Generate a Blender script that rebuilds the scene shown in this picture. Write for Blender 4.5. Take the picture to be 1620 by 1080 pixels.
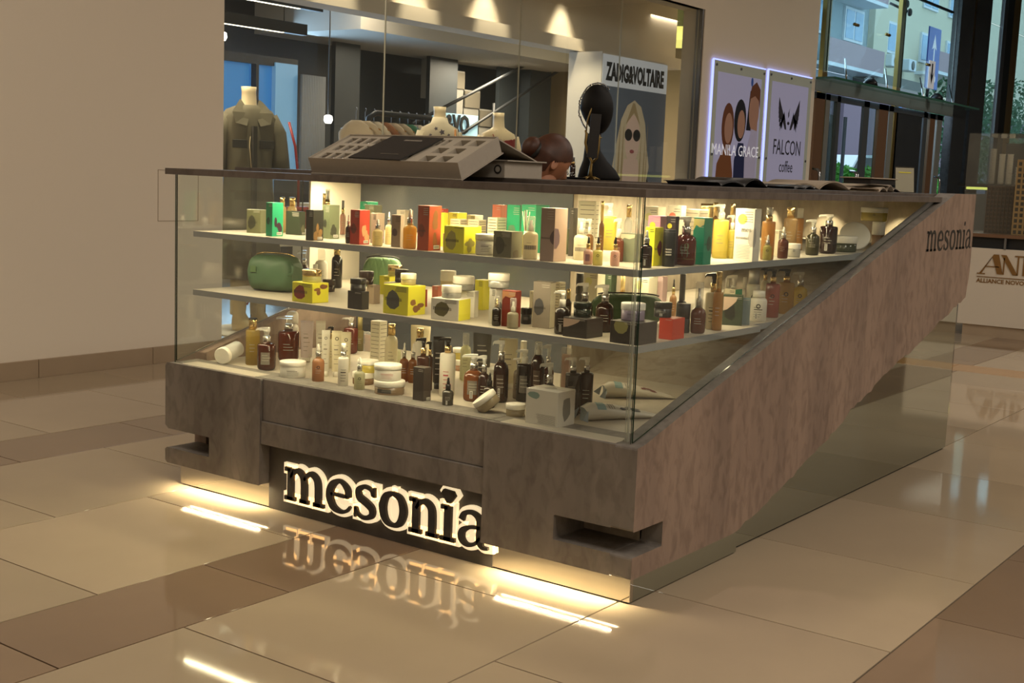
import bpy, math, random
from mathutils import Vector, Matrix
S = bpy.context.scene
for o in list(bpy.data.objects): bpy.data.objects.remove(o)
COL = S.collection
random.seed(4)

# ------------------------------------------------------------ camera, world, lights, exposure
YAW, PITCH, ROLL, FPX = .62888, .13242, .03931, 1989.7
fw = Vector((-math.sin(YAW)*math.cos(PITCH), math.cos(YAW)*math.cos(PITCH), -math.sin(PITCH)))
rt = Vector((math.cos(YAW), math.sin(YAW), 0)); up = rt.cross(fw)
r2 = rt*math.cos(ROLL)+up*math.sin(ROLL); u2 = up*math.cos(ROLL)-rt*math.sin(ROLL)
cd = bpy.data.cameras.new('camera'); cam = bpy.data.objects.new('camera', cd); COL.objects.link(cam)
M = Matrix((r2, u2, -fw)).transposed().to_4x4(); M.translation = Vector((1.879, -3.25, 1.30)); cam.matrix_world = M
cd.sensor_width = 36; cd.lens = FPX/1620*36; cd.clip_start = .05; cd.clip_end = 300
S.camera = cam
S.view_settings.view_transform = 'Standard'; S.view_settings.look = 'None'; S.view_settings.gamma = 1
S.view_settings.use_curve_mapping = False
S.view_settings.exposure = 0.22
S.cycles.transparent_max_bounces = 40; S.cycles.max_bounces = 9; S.cycles.glossy_bounces = 5
S.cycles.sample_clamp_indirect = 20; S.cycles.caustics_reflective = False; S.cycles.caustics_refractive = False
S.cycles.use_denoising = True
W = bpy.data.worlds.new('world'); S.world = W; W.use_nodes = True
bg = W.node_tree.nodes['Background']; bg.inputs[0].default_value = (.52, .74, .92, 1); bg.inputs[1].default_value = 2.0

WARM = (1, .88, .75); WARM2 = (1, .82, .50)
def area(name, loc, sx, sy, power, col=WARM, rot=(0,0,0), spread=180):
    l = bpy.data.lights.new(name, 'AREA'); l.shape = 'RECTANGLE'; l.size = sx; l.size_y = sy; l.energy = power; l.color = col
    l.spread = math.radians(spread)
    o = bpy.data.objects.new(name, l); o.location = loc; o.rotation_euler = rot; COL.objects.link(o); return o
def spot(name, loc, tgt, power, col, ang=50, blend=.5, size=.03):
    l = bpy.data.lights.new(name, 'SPOT'); l.energy = power; l.color = col; l.spot_size = math.radians(ang); l.spot_blend = blend; l.shadow_soft_size = size
    o = bpy.data.objects.new(name, l); o.location = loc
    d = Vector(tgt)-Vector(loc); o.rotation_euler = d.to_track_quat('-Z', 'Y').to_euler(); COL.objects.link(o); return o
# mall ceiling panels
for i, (x, y, p) in enumerate([(-.5,15.5,90),(3.2,-1.6,105),(-3.1,-2.2,50),(5.6,2.4,100),(2.2,5.6,70),(-.8,4.0,18),(5.5,-5.5,60),(1.0,9.8,45),(5,11,60)]):
    area('ceiling_panel_light', (x, y, 4.9), 1.6, 1.6, p, WARM)
# kiosk led strips: below the concrete blocks, below the shelves and the counter
area('plinth_led', (-1.855,-.018,.088), .45, .005, 3.4, WARM2)
area('plinth_led', (-.275,-.018,.088), .45, .005, 3.4, WARM2)
for z, p in ((1.24,9),(1.004,4.6),(.772,3.6)):
    area('shelf_led', (-1.45, .70, z), 1.15, .02, p, WARM2)
    area('shelf_led', (-.42, .70, z), .70, .02, p*(.45 if z > .9 else .15), WARM2)
    area('shelf_led', (-.74, 1.55, z), .02, 1.2, p*(.7 if z > .9 else .12), WARM2)
area('shelf_led', (-1.05,.12,1.241), 2.0,.02, 10, WARM2)
area('shelf_led', (-1.05,.05,1.003), 1.95,.012, 3.4, WARM2)
area('shelf_led', (-1.35,.05,.771), 1.6,.012, 4.2, WARM2)
area('shelf_led', (-.14,.95,1.241), .02,1.3, 3.6, WARM2)
for y in (1.2,1.85,2.45,2.83): spot('counter_spot', (-.82,y,1.242), (-.86,y+.02,.9), 7, WARM2, 80, .6, .01)
for x in (-.69,-.3): spot('counter_spot', (x,2.93,1.242), (x,3.03,.9), 8, WARM2, 80, .6, .01)
# shop
for y in (4.1,5.14,6.17,7.43): spot('bulkhead_spot', (-5.10,y,3.40), (-5.44,y,2.4), 90, (1,.82,.55), 42, .7, .03)
for x, y, p in ((-6.0,2.6,60),(-6.8,6.3,30),(-5.8,9.6,24),(-7.9,9.8,80),(-7.9,7.6,12)): area('shop_fill_light', (x,y,2.69 if x < -7 else 3.12), .8,.8, p, (1,.82,.6))  # added fill lamps under the shop ceiling, brightening the interior
for x, y, z, p in ((-5.2,5.5,1.7,130),(-5.2,6.35,1.7,110),(-5.25,3.2,1.5,190)): spot('shop_spot', (-4.95,y-.35,3.2), (x,y,z), p, (1,.86,.6), 26, .6, .03)

spot('shop_spot', (-4.9,6.6,3.0), (-5.2,7.62,1.9), 60, (1,.86,.6), 40, .6, .05)
area('shop_daylight', (-8.3,6.2,1.7), 2.2, 1.4, 60, (.45,.7,1), (0,math.radians(-90),0))
area('entrance_daylight', (-5.2,14.8,4.4), 4.5, 2.5, 130, (.62,.82,1), (0,math.radians(-70),0))

# ------------------------------------------------------------ materials
MC = {}
def lin(h):
    h = h.lstrip('#'); v = [int(h[i:i+2],16)/255 for i in (0,2,4)]
    return tuple((c/12.92 if c <= .04045 else ((c+.055)/1.055)**2.4) for c in v)+(1,)
def mat(name, col=None, rough=.5, metal=0, emit=0, kind='p', amt=.5, bump=0, nscale=20, var=0, tint=None, coat=0, spec=.5):
    if name in MC: return MC[name]
    m = bpy.data.materials.new(name); m.use_nodes = True; nt = m.node_tree; N = nt.nodes; L = nt.links
    b = N['Principled BSDF']; out = N['Material Output']
    c = lin(col) if isinstance(col, str) else (tuple(col)+(1,) if col else (.8,.8,.8,1))
    b.inputs['Base Color'].default_value = c; b.inputs['Roughness'].default_value = rough; b.inputs['Metallic'].default_value = metal
    b.inputs['Coat Weight'].default_value = coat; b.inputs['Specular IOR Level'].default_value = spec
    if emit: b.inputs['Emission Color'].default_value = c; b.inputs['Emission Strength'].default_value = emit
    if var or bump:
        tc = N.new('ShaderNodeTexCoord'); nz = N.new('ShaderNodeTexNoise'); nz.inputs['Scale'].default_value = nscale; nz.inputs['Detail'].default_value = 6
        L.new(tc.outputs['Object'], nz.inputs['Vector'])
        if var:
            rp = N.new('ShaderNodeValToRGB'); rp.color_ramp.elements[0].position = .3; rp.color_ramp.elements[1].position = .7
            rp.color_ramp.elements[0].color = tuple(x*(1-var) for x in c[:3])+(1,); rp.color_ramp.elements[1].color = tuple(min(1,x*(1+var)) for x in c[:3])+(1,)
            L.new(nz.outputs['Fac'], rp.inputs[0]); L.new(rp.outputs[0], b.inputs['Base Color'])
        if bump:
            bp = N.new('ShaderNodeBump'); bp.inputs['Strength'].default_value = bump; bp.inputs['Distance'].default_value = .002
            L.new(nz.outputs['Fac'], bp.inputs['Height']); L.new(bp.outputs[0], b.inputs['Normal'])
    if kind == 'trans':   # translucent body colour (liquid in thin plastic)
        t = N.new('ShaderNodeBsdfTranslucent'); t.inputs[0].default_value = lin(tint) if tint else c
        mx = N.new('ShaderNodeMixShader'); mx.inputs[0].default_value = amt
        L.new(b.outputs[0], mx.inputs[1]); L.new(t.outputs[0], mx.inputs[2]); L.new(mx.outputs[0], out.inputs[0])
    if kind == 'glass':   # thin clear sheet: mirror reflection by angle over see-through
        g = N.new('ShaderNodeBsdfGlossy'); g.inputs['Roughness'].default_value = rough; g.inputs[0].default_value = (1,1,1,1)
        t = N.new('ShaderNodeBsdfTransparent'); t.inputs[0].default_value = c
        lw = N.new('ShaderNodeLayerWeight'); lw.inputs[0].default_value = .5
        pw = N.new('ShaderNodeMath'); pw.operation = 'POWER'; pw.inputs[1].default_value = 5; L.new(lw.outputs['Facing'], pw.inputs[0])
        fr = N.new('ShaderNodeMath'); fr.operation = 'MULTIPLY_ADD'; fr.inputs[1].default_value = .9; fr.inputs[2].default_value = .04; L.new(pw.outputs[0], fr.inputs[0])
        mx = N.new('ShaderNodeMixShader'); L.new(fr.outputs[0], mx.inputs[0]); L.new(t.outputs[0], mx.inputs[1]); L.new(g.outputs[0], mx.inputs[2])
        last = mx
        if amt > 0:
            df = N.new('ShaderNodeBsdfDiffuse'); df.inputs[0].default_value = (.9,.9,.86,1); m2 = N.new('ShaderNodeMixShader'); m2.inputs[0].default_value = amt
            L.new(mx.outputs[0], m2.inputs[1]); L.new(df.outputs[0], m2.inputs[2]); last = m2
        L.new(last.outputs[0], out.inputs[0])
    MC[name] = m; return m

def concrete(name, base, dark, light, streak=1.0, rough=.62, scale=1.0):
    m = bpy.data.materials.new(name); m.use_nodes = True; nt = m.node_tree; N = nt.nodes; L = nt.links; b = N['Principled BSDF']
    tc = N.new('ShaderNodeTexCoord')
    def noise(sc, vec, det=6, dist=0):
        mp = N.new('ShaderNodeMapping'); mp.inputs['Scale'].default_value = vec; L.new(tc.outputs['Object'], mp.inputs[0])
        n = N.new('ShaderNodeTexNoise'); n.inputs['Scale'].default_value = sc; n.inputs['Detail'].default_value = det; n.inputs['Distortion'].default_value = dist
        L.new(mp.outputs[0], n.inputs['Vector']); return n
    n1 = noise(4.2*scale, (1,1,.07 if streak else 1), 9, .3); n2 = noise(1.9*scale, (1,1,.8), 7, 1.2); n3 = noise(26*scale, (1,1,.5), 9, .6)
    r1 = N.new('ShaderNodeValToRGB'); r1.color_ramp.elements[0].position = .34; r1.color_ramp.elements[1].position = .56
    r1.color_ramp.elements[0].color = lin(dark); r1.color_ramp.elements[1].color = lin(base)
    L.new(n1.outputs[0], r1.inputs[0])
    r2_ = N.new('ShaderNodeValToRGB'); r2_.color_ramp.elements[0].position = .38; r2_.color_ramp.elements[1].position = .68
    r2_.color_ramp.elements[0].color = lin(light); r2_.color_ramp.elements[1].color = lin(base)
    L.new(n2.outputs[0], r2_.inputs[0])
    mx = N.new('ShaderNodeMix'); mx.data_type = 'RGBA'; mx.inputs[0].default_value = .5
    L.new(r1.outputs[0], mx.inputs[6]); L.new(r2_.outputs[0], mx.inputs[7])
    m3 = N.new('ShaderNodeMix'); m3.data_type = 'RGBA'; m3.blend_type = 'MULTIPLY'; m3.inputs[0].default_value = .45
    r3 = N.new('ShaderNodeValToRGB'); r3.color_ramp.elements[0].position = .35; r3.color_ramp.elements[1].position = .55; r3.color_ramp.elements[0].color = (.45,.42,.4,1)
    L.new(n3.outputs[0], r3.inputs[0]); L.new(mx.outputs[2], m3.inputs[6]); L.new(r3.outputs[0], m3.inputs[7])
    L.new(m3.outputs[2], b.inputs['Base Color']); b.inputs['Roughness'].default_value = rough
    bp = N.new('ShaderNodeBump'); bp.inputs['Strength'].default_value = .35; bp.inputs['Distance'].default_value = .004
    L.new(n3.outputs[0], bp.inputs['Height']); L.new(bp.outputs[0], b.inputs['Normal'])
    MC[name] = m; return m
concrete('concrete_front', '#78726b', '#413d39', '#88827a')
concrete('concrete_side', '#8c786b', '#5a4d47', '#9c8879')
concrete('concrete_inside', '#a89c8a', '#94897a', '#b5aa98', 0, .7, .7)
concrete('counter_stone', '#5f5650', '#463f3a', '#6d645c', 0, .5)
concrete('granite', '#34373a', '#1f2224', '#3d4144', 0, .25, 3)
mat('sign_panel_dark', '#4a4642', .6, var=.25, nscale=9, bump=.3)
mat('mirror', '#bcc4bf', .03, metal=1); mat('mirror_lit', '#dedad0', .03, metal=1)  # plinth front copy is lighter, its reflected LED brightness put into the tint
mat('glass', (.96,.98,.965), 0, kind='glass', amt=0)
mat('shop_glass', (.93,.95,.94), 0, kind='glass', amt=.012)
mat('facade_glass', (.84,.93,.93), 0, kind='glass', amt=.015)
mat('glass_edge', '#20372c', .15, spec=.8)
mat('shelf_stone', '#b5ac9c', .55, var=.08, nscale=8)
mat('shelf_edge', '#a4a8ac', .22, metal=.35)
mat('grey_back', '#464b52', .25, var=.06, nscale=3, coat=.3)
mat('led', (1,.80,.5), emit=5); mat('halo', (1,.81,.50), emit=.66)
mat('letter_face', '#3a3733', .6, var=.25, nscale=30); mat('letter_side', '#332a20', .8)
mat('plaster', '#ebe1d0', .85, bump=.15, nscale=120); mat('plaster_seam', '#a3927c', .8)
mat('grout', '#33281f', .8)
def tilemat(name, col, v=.06, rough=.055):
    return mat(name, col, rough, var=v, nscale=1.6, spec=.55)
tilemat('tile_beige', '#b2a188'); tilemat('tile_beige2', '#ab9b82'); tilemat('tile_beige3', '#b7a68c')
tilemat('tile_brown', '#8f7a64', .07); tilemat('tile_brown2', '#8a7560', .07); tilemat('tile_orange', '#b98f5f', .05)
mat('skirting_stone', '#ab9880', .35, var=.06, nscale=3)
mat('white_wall', '#d8cfbf', .8); mat('ceiling_paint', '#b9ae9e', .9)
mat('gold', '#d9bd84', .18, metal=1); mat('silver', '#c9c7c2', .25, metal=1); mat('chrome', '#a8a9ab', .12, metal=1); mat('brass', '#9a8046', .35, metal=.8)
mat('steel', '#84868a', .3, metal=.9); mat('dark_metal', '#26282b', .35, metal=.6)
P = dict(olive='#6b6c4f', oliveD='#3d3f33', green='#1fa678', greenD='#14584c', greenG='#5f8a6c', plum='#3b2436', oliveK='#2f3a2a', blackgreen='#23271f', bronze='#8a6a3a',
 sage='#717a5c', red='#b8321f', redD='#7b2018', redD2='#8a3a26', apricot='#d99a6c', taupe='#9a8878', lilac='#b48fc0', plumD='#5d4a52', taupeL='#b3a794', vermilion='#b54a2a', leafy='#8a5a2c',
 yellow='#e6df35', cream='#d9cfb4', creamW='#e2dbc4', khaki='#a39a4a', salmon='#d4775c', oliveB='#6d6a55', bark='#5c4f3d', mauve='#a68f84', mauveL='#a88f80', umber='#4b453f', sageG='#7f8572',
 crimson='#6e1f1d', pinkbox='#d99ab8', plumK='#3a2a33', black='#1c1c1e', black2='#252327', teal='#0f8a6c', greenK='#0d4436', yellowsoft='#d9cf7a', white='#e2ddd0', greyrock='#b0aca6', redrock='#8e2f26',
 slate='#4f524c', khakiG='#8f8b74', khakiD='#5f5a36', whiteG='#c8c4b8', slateL='#6d7272', redbrown='#8a2d1c', redbrown2='#7b2719', greybrown='#8b8175', slateD='#4b4b4e', charcoal='#33302f', charcoal2='#3a3735',
 red2='#c8402a', greenB='#3c4a38', greenK2='#20251d', greyblue='#7f9092', pinkpale='#ddbfc0', whitebright='#ddd8cc', whiteside='#cdc6b8', umberK='#3f3833', coral='#dc7358', yellowdot='#dcd83c', paleyellowdot='#dcd896', yellowblob='#e6cf52', olivedot='#98955e', blush='#d2b8a2')
for k, v in P.items(): mat('c_'+k, v, .38)
mat('ink', '#2b2926', .5); mat('ink_light', '#c9c2b4', .5); mat('ink_red', '#b4424a', .5); mat('sticker', '#e6e2d8', .5); mat('ink_soft', '#8d8779', .5)
def liq(n, c, t, amt=.45, rough=.08): mat('b_'+n, c, rough, kind='trans', amt=amt, tint=t, coat=.6)
liq('cleargold','#cdb98a','#e8cf8c'); liq('pinkish','#b8978a','#d8b09a'); liq('amberD','#2c140b','#6b2c10',.25); liq('creamy','#d8cfa0','#eee0a8'); liq('honey','#c9a040','#e8c460',.5)
liq('beigeglass','#c9b98c','#dfcf9c'); liq('milkglass','#d9d3bc','#f0e8cc',.4); liq('amberL','#97714a','#bc9460'); liq('pink','#dcbcb4','#f0d0c0'); liq('paleyellow','#d6d090','#f0e89c')
liq('yellowliq','#c6ba58','#e4d870',.5); liq('pinkbrown','#7a4638','#a8604c'); liq('brownred','#5c2318','#a0431f',.3); liq('brownred2','#42180f','#7e3018',.25); liq('orangeliq','#b98a48','#d8a860',.4)
liq('oliveglass','#b0aa60','#cfc870'); liq('amberM','#5a2610','#9c4618',.3); liq('greyprint','#b8b4a6','#c8c4b4',.2); liq('tan','#a98c60','#c8a878'); liq('olivebrown','#3f3a1e','#6b5f26',.25)
liq('browndark','#2c1410','#5c2416',.2); liq('greengrey','#4a4f3a','#5e6444',.2); liq('tanclear','#b08a60','#d0a878'); liq('yellowlab','#d8c45c','#e8d470',.3); liq('brownbottle','#3a1a0e','#7a3414',.25)
liq('blackglass','#191410','#2c1c12',.15,.05); liq('amberblack','#1f1410','#5c2c14',.2,.05); liq('amberblack2','#2a140e','#6a2a14',.25,.05); liq('creamclear','#d8ccb0','#ece0c0'); liq('silverclear','#b4b2aa','#cccabf',.3)
liq('greyfrost','#b0a890','#ccc4a8'); liq('greenblack','#16241e','#1f382c',.2,.05); liq('lilacclear','#a89cb0','#c4b8cc',.4,.05); liq('amberyellow','#b48e4c','#d0aa64',.4); liq('yellowliq2','#c8b04a','#e8cc5c',.45)
liq('rose','#a4584e','#c87868',.3); liq('yellowoil','#a08a48','#c8b064',.5); liq('lilactube','#d4c8c8','#e4d8d8',.35); liq('orangeserum','#b0805a','#d0a074',.45); liq('clearglass','#b8b69c','#dcdabc',.55)
liq('khakiglass','#7c7048','#a09460',.4); liq('brownmilk','#8c6c4c','#a88464',.2); liq('taupejar','#9c8468','#b09878',.15); liq('taupejar2','#a89878','#c0b08c',.3); liq('amberO','#7a4a20','#b87434',.4)
liq('pinkclay','#b08468','#c89c80',.2); liq('oliveblack','#3c382e','#4c463a',.15); liq('orangebrown','#7e4824','#ac6434',.35); liq('browngrey','#342820','#4c382c',.15); liq('browngrey2','#7c7060','#94866f',.2)
for n, c in dict(white='#e6e1d4', creamB='#d9cfae', whitetall='#d4cdbb', whitetube='#d8d3c4', creamtube='#dcd3b4', creamtube2='#e2d8b8', cream='#dcd2b4').items(): mat('b_'+n, c, .35, kind='trans', amt=.2, tint=c)
for n, c in dict(black='#1a1a1c', blackmatte='#2b2c2c', blacktube='#26221f', greytube='#4b4a46').items(): mat('b_'+n, c, .3)
mat('k_white','#e8e3d6',.35); mat('k_whitecollar','#e0dcd2',.35); mat('k_black','#141415',.25); mat('k_grey','#6f6d6a',.3); mat('k_cream','#d6caa8',.4); mat('k_greenblack','#101a16',.15)
mat('k_browncap','#2c1c16',.25); mat('k_greycap','#6c6c6c',.3); mat('k_clearwhite',(.93,.92,.88),.05,kind='glass',amt=.45); mat('k_clearcap',(.95,.94,.9),.03,kind='glass',amt=.22); mat('k_clearcap2',(.8,.8,.8),.03,kind='glass',amt=.3)
mat('k_clearlid',(.95,.94,.95),.03,kind='glass',amt=.5); mat('k_khakiglass','#8c8050',.2); mat('k_blackmatte','#232424',.45); mat('k_pinkcap','#c8a89c',.3); mat('k_cleargold','#d8c088',.2,metal=.5)
MC['k_gold'] = MC['gold']; MC['k_silver'] = MC['silver']; MC['k_chrome'] = MC['chrome']; MC['k_silvercap'] = mat('satin_silver','#b9b7b2',.35,metal=.8)
MC['k_creamtube2'] = MC['b_creamtube2']
mat('gold_trim', '#8f7a4c', .35, metal=1)
mat('lab_greylab','#7f776c',.4); mat('lab_mauveP','#a8788c',.4); mat('lab_stripes','#4a4a44',.4); mat('lab_browndark2','#4a3a30',.4); mat('lab_ovalgrey','#6c6862',.4); mat('lab_tag','#d0a08c',.5)

# ------------------------------------------------------------ mesh builder
class MB:
    def __init__(s): s.v = []; s.f = []; s.m = []; s.sm = []
    def add(s, vs, fs, mi=0, smooth=False):
        n = len(s.v); s.v += [tuple(p) for p in vs]; s.f += [tuple(i+n for i in f) for f in fs]; s.m += [mi]*len(fs); s.sm += [smooth]*len(fs); return s
    def box(s, x0, x1, y0, y1, z0, z1, mi=0, M=None):
        vs = [(x,y,z) for z in (z0,z1) for y in (y0,y1) for x in (x0,x1)]
        if M: vs = [M @ Vector(p) for p in vs]
        return s.add(vs, [(0,2,3,1),(4,5,7,6),(0,1,5,4),(2,6,7,3),(0,4,6,2),(1,3,7,5)], mi)
    def bev(s, x0, x1, y0, y1, z0, z1, b=.002, mi=0, M=None):   # box with chamfered vertical and top/bottom edges
        def ring(i, z): return [(x0+i+b,y0+i,z),(x1-i-b,y0+i,z),(x1-i,y0+i+b,z),(x1-i,y1-i-b,z),(x1-i-b,y1-i,z),(x0+i+b,y1-i,z),(x0+i,y1-i-b,z),(x0+i,y0+i+b,z)]
        vs = ring(b,z0)+ring(0,z0+b)+ring(0,z1-b)+ring(b,z1)
        if M: vs = [M @ Vector(p) for p in vs]
        fs = [tuple(range(7,-1,-1)), tuple(range(24,32))]
        for k in range(3):
            for i in range(8): j = (i+1)%8; fs.append((8*k+i, 8*k+j, 8*k+8+j, 8*k+8+i))
        return s.add(vs, fs, mi)
    def prism(s, poly, t0, t1, axis='y', mi=0, ms=None):   # 2D polygon (a,b), extruded along axis; axis y: (x,z), x: (y,z), z: (x,y)
        n = len(poly)
        def P3(a, b, t): return (a,t,b) if axis == 'y' else ((t,a,b) if axis == 'x' else (a,b,t))
        vs = [P3(a,b,t0) for a,b in poly]+[P3(a,b,t1) for a,b in poly]
        s.add(vs, [tuple(range(n)), tuple(range(2*n-1,n-1,-1))], mi)
        s.add(vs, [(i,n+i,n+(i+1)%n,(i+1)%n) for i in range(n)], mi if ms is None else ms); return s
    def lathe(s, prof, seg=20, c=(0,0,0), mi=0, M=None, smooth=True, sx=1, sy=1):
        vs = []; n = len(prof)
        for r_, z in prof:
            for k in range(seg):
                a = 2*math.pi*k/seg; p = Vector((r_*math.cos(a)*sx, r_*math.sin(a)*sy, z))
                if M: p = M @ p
                vs.append((p[0]+c[0], p[1]+c[1], p[2]+c[2]))
        fs = []
        for i in range(n-1):
            for k in range(seg): j = (k+1)%seg; fs.append((i*seg+k,i*seg+j,(i+1)*seg+j,(i+1)*seg+k))
        s.add(vs, fs, mi, smooth); m = len(s.v)-len(vs)
        s.f += [tuple(m+k for k in range(seg-1,-1,-1)), tuple(m+(n-1)*seg+k for k in range(seg))]; s.m += [mi]*2; s.sm += [False]*2
        return s
    def tube(s, pts, r, seg=8, mi=0):
        pts = [Vector(p) for p in pts]; rs = r if isinstance(r,(list,tuple)) else [r]*len(pts); vs = []
        for i, p in enumerate(pts):
            d = (pts[min(i+1,len(pts)-1)]-pts[max(i-1,0)]).normalized(); a = d.orthogonal().normalized() if i == 0 else (a-d*a.dot(d)).normalized(); b = d.cross(a)
            for k in range(seg): t = 2*math.pi*k/seg; vs.append(p+(a*math.cos(t)+b*math.sin(t))*rs[i])
        fs = [(i*seg+k,i*seg+(k+1)%seg,(i+1)*seg+(k+1)%seg,(i+1)*seg+k) for i in range(len(pts)-1) for k in range(seg)]
        fs += [tuple(range(seg-1,-1,-1)), tuple((len(pts)-1)*seg+k for k in range(seg))]
        return s.add(vs, fs, mi, True)
    def patch(s, R, z0, z1, a0, a1, n=6, mi=0):    # strip on a cylinder of radius R
        vs = []
        for k in range(n+1):
            a = a0+(a1-a0)*k/n; vs += [(R*math.cos(a),R*math.sin(a),z0),(R*math.cos(a),R*math.sin(a),z1)]
        return s.add(vs, [(2*k,2*k+2,2*k+3,2*k+1) for k in range(n)], mi, True)
    def build(s, name, mats, parent=None, loc=None, rotz=0, link=True):
        me = bpy.data.meshes.new(name); me.from_pydata(s.v, [], s.f)
        for m in (mats if isinstance(mats,(list,tuple)) else [mats]): me.materials.append(MC[m] if isinstance(m,str) else m)
        me.polygons.foreach_set('material_index', s.m); me.polygons.foreach_set('use_smooth', s.sm); me.update()
        o = bpy.data.objects.new(name, me)
        if loc: o.location = loc
        if rotz: o.rotation_euler = (0,0,rotz)
        if parent: o.parent = parent
        COL.objects.link(o); return o
def tag(o, label=None, cat=None, group=None, kind=None):
    if label: o['label'] = label
    if cat: o['category'] = cat
    if group: o['group'] = group
    if kind: o['kind'] = kind
    return o
def thing(name, loc, label, cat, group=None, rotz=0):
    o = bpy.data.objects.new(name, None); o.location = loc; o.rotation_euler = (0,0,rotz); o.empty_display_size = .05; COL.objects.link(o)
    return tag(o, label, cat, group)
def structure(name, loc=None):
    o = bpy.data.objects.new(name, None); COL.objects.link(o); o['kind'] = 'structure'
    if loc: o.location = loc
    return o

# ------------------------------------------------------------ lettering
def cat_rom(p, n=5):
    if len(p) < 3: return p
    q = [p[0]]+list(p)+[p[-1]]; out = []
    for i in range(1, len(q)-2):
        for k in range(n):
            t = k/n; out.append(tuple(.5*((2*q[i][j])+(-q[i-1][j]+q[i+1][j])*t+(2*q[i-1][j]-5*q[i][j]+4*q[i+1][j]-q[i+2][j])*t*t+(-q[i-1][j]+3*q[i][j]-3*q[i+1][j]+q[i+2][j])*t**3) for j in range(3)))
    out.append(tuple(p[-1])); return out
GL = {  # (x, y, half width) strokes; x height 1
 'n': (1.04, [[(.26,.02,.115),(.26,.97,.115)],[(.03,.06,.06),(.46,.06,.06)],[(.03,.93,.06),(.26,.93,.06)],[(.26,.70,.04),(.42,.90,.07),(.60,.93,.09),(.76,.80,.11),(.80,.55,.115),(.80,.02,.115)],[(.60,.06,.06),(1.02,.06,.06)]]),
 'm': (1.62, [[(.26,.02,.115),(.26,.97,.115)],[(.03,.06,.06),(.46,.06,.06)],[(.03,.93,.06),(.26,.93,.06)],[(.26,.70,.04),(.42,.90,.07),(.58,.93,.09),(.74,.80,.11),(.79,.55,.115),(.79,.02,.115)],[(.62,.06,.06),(.98,.06,.06)],
        [(.79,.70,.04),(.95,.90,.07),(1.12,.93,.09),(1.28,.80,.11),(1.33,.55,.115),(1.33,.02,.115)],[(1.15,.06,.06),(1.56,.06,.06)]]),
 'e': (1.0, [[(.20,.52,.05),(.84,.52,.05)],[(.84,.52,.10),(.80,.76,.10),(.54,.94,.06),(.26,.80,.11),(.15,.48,.125),(.28,.16,.11),(.58,.05,.06),(.80,.12,.05),(.92,.26,.035)]]),
 's': (.92, [[(.74,.72,.04),(.66,.90,.05),(.42,.95,.06),(.22,.82,.09),(.26,.62,.11),(.50,.50,.11),(.70,.36,.11),(.70,.16,.09),(.46,.05,.06),(.24,.10,.05),(.14,.30,.04)],[(.78,.98,.035),(.78,.70,.045)],[(.11,.02,.035),(.11,.32,.045)]]),
 'o': (1.06, [[(.53,.95,.06),(.28,.84,.10),(.17,.50,.125),(.28,.16,.10),(.53,.05,.06),(.78,.16,.10),(.89,.50,.125),(.78,.84,.10),(.53,.95,.06)]]),
 'i': (.56, [[(.28,.02,.115),(.28,.97,.115)],[(.04,.06,.06),(.52,.06,.06)],[(.05,.93,.06),(.28,.93,.06)]]),
 'a': (1.04, [[(.16,.70,.09),(.24,.88,.07),(.48,.95,.06),(.70,.84,.09),(.76,.60,.11),(.76,.22,.11),(.84,.07,.06),(1.02,.07,.04)],[(.76,.58,.05),(.44,.54,.05),(.20,.40,.09),(.18,.18,.10),(.36,.05,.06),(.60,.12,.05),(.76,.32,.04)]])}
def stroke_poly(st, grow=0, n=4):
    p = cat_rom(st, n) if len(st) > 2 else list(st)
    if grow and len(st) == 2 or grow:
        a, b = Vector(p[0][:2]), Vector(p[1][:2]); d = (a-b).normalized()*grow; p[0] = (a.x+d.x, a.y+d.y, p[0][2])
        a, b = Vector(p[-1][:2]), Vector(p[-2][:2]); d = (a-b).normalized()*grow; p[-1] = (a.x+d.x, a.y+d.y, p[-1][2])
    Lp, Rp = [], []
    for i, (x, y, h) in enumerate(p):
        q0, q1 = p[max(i-1,0)], p[min(i+1,len(p)-1)]; d = Vector((q1[0]-q0[0], q1[1]-q0[1]))
        if d.length < 1e-6: d = Vector((1,0))
        if len(st) > 3 and st[0][:2] == st[-1][:2] and i in (0, len(p)-1): d = Vector((p[1][0]-p[-2][0], p[1][1]-p[-2][1]))
        d.normalize(); nn = Vector((-d.y,d.x))*(h+grow); Lp.append((x+nn.x,y+nn.y)); Rp.append((x-nn.x,y-nn.y))
    return Lp, Rp
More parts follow.
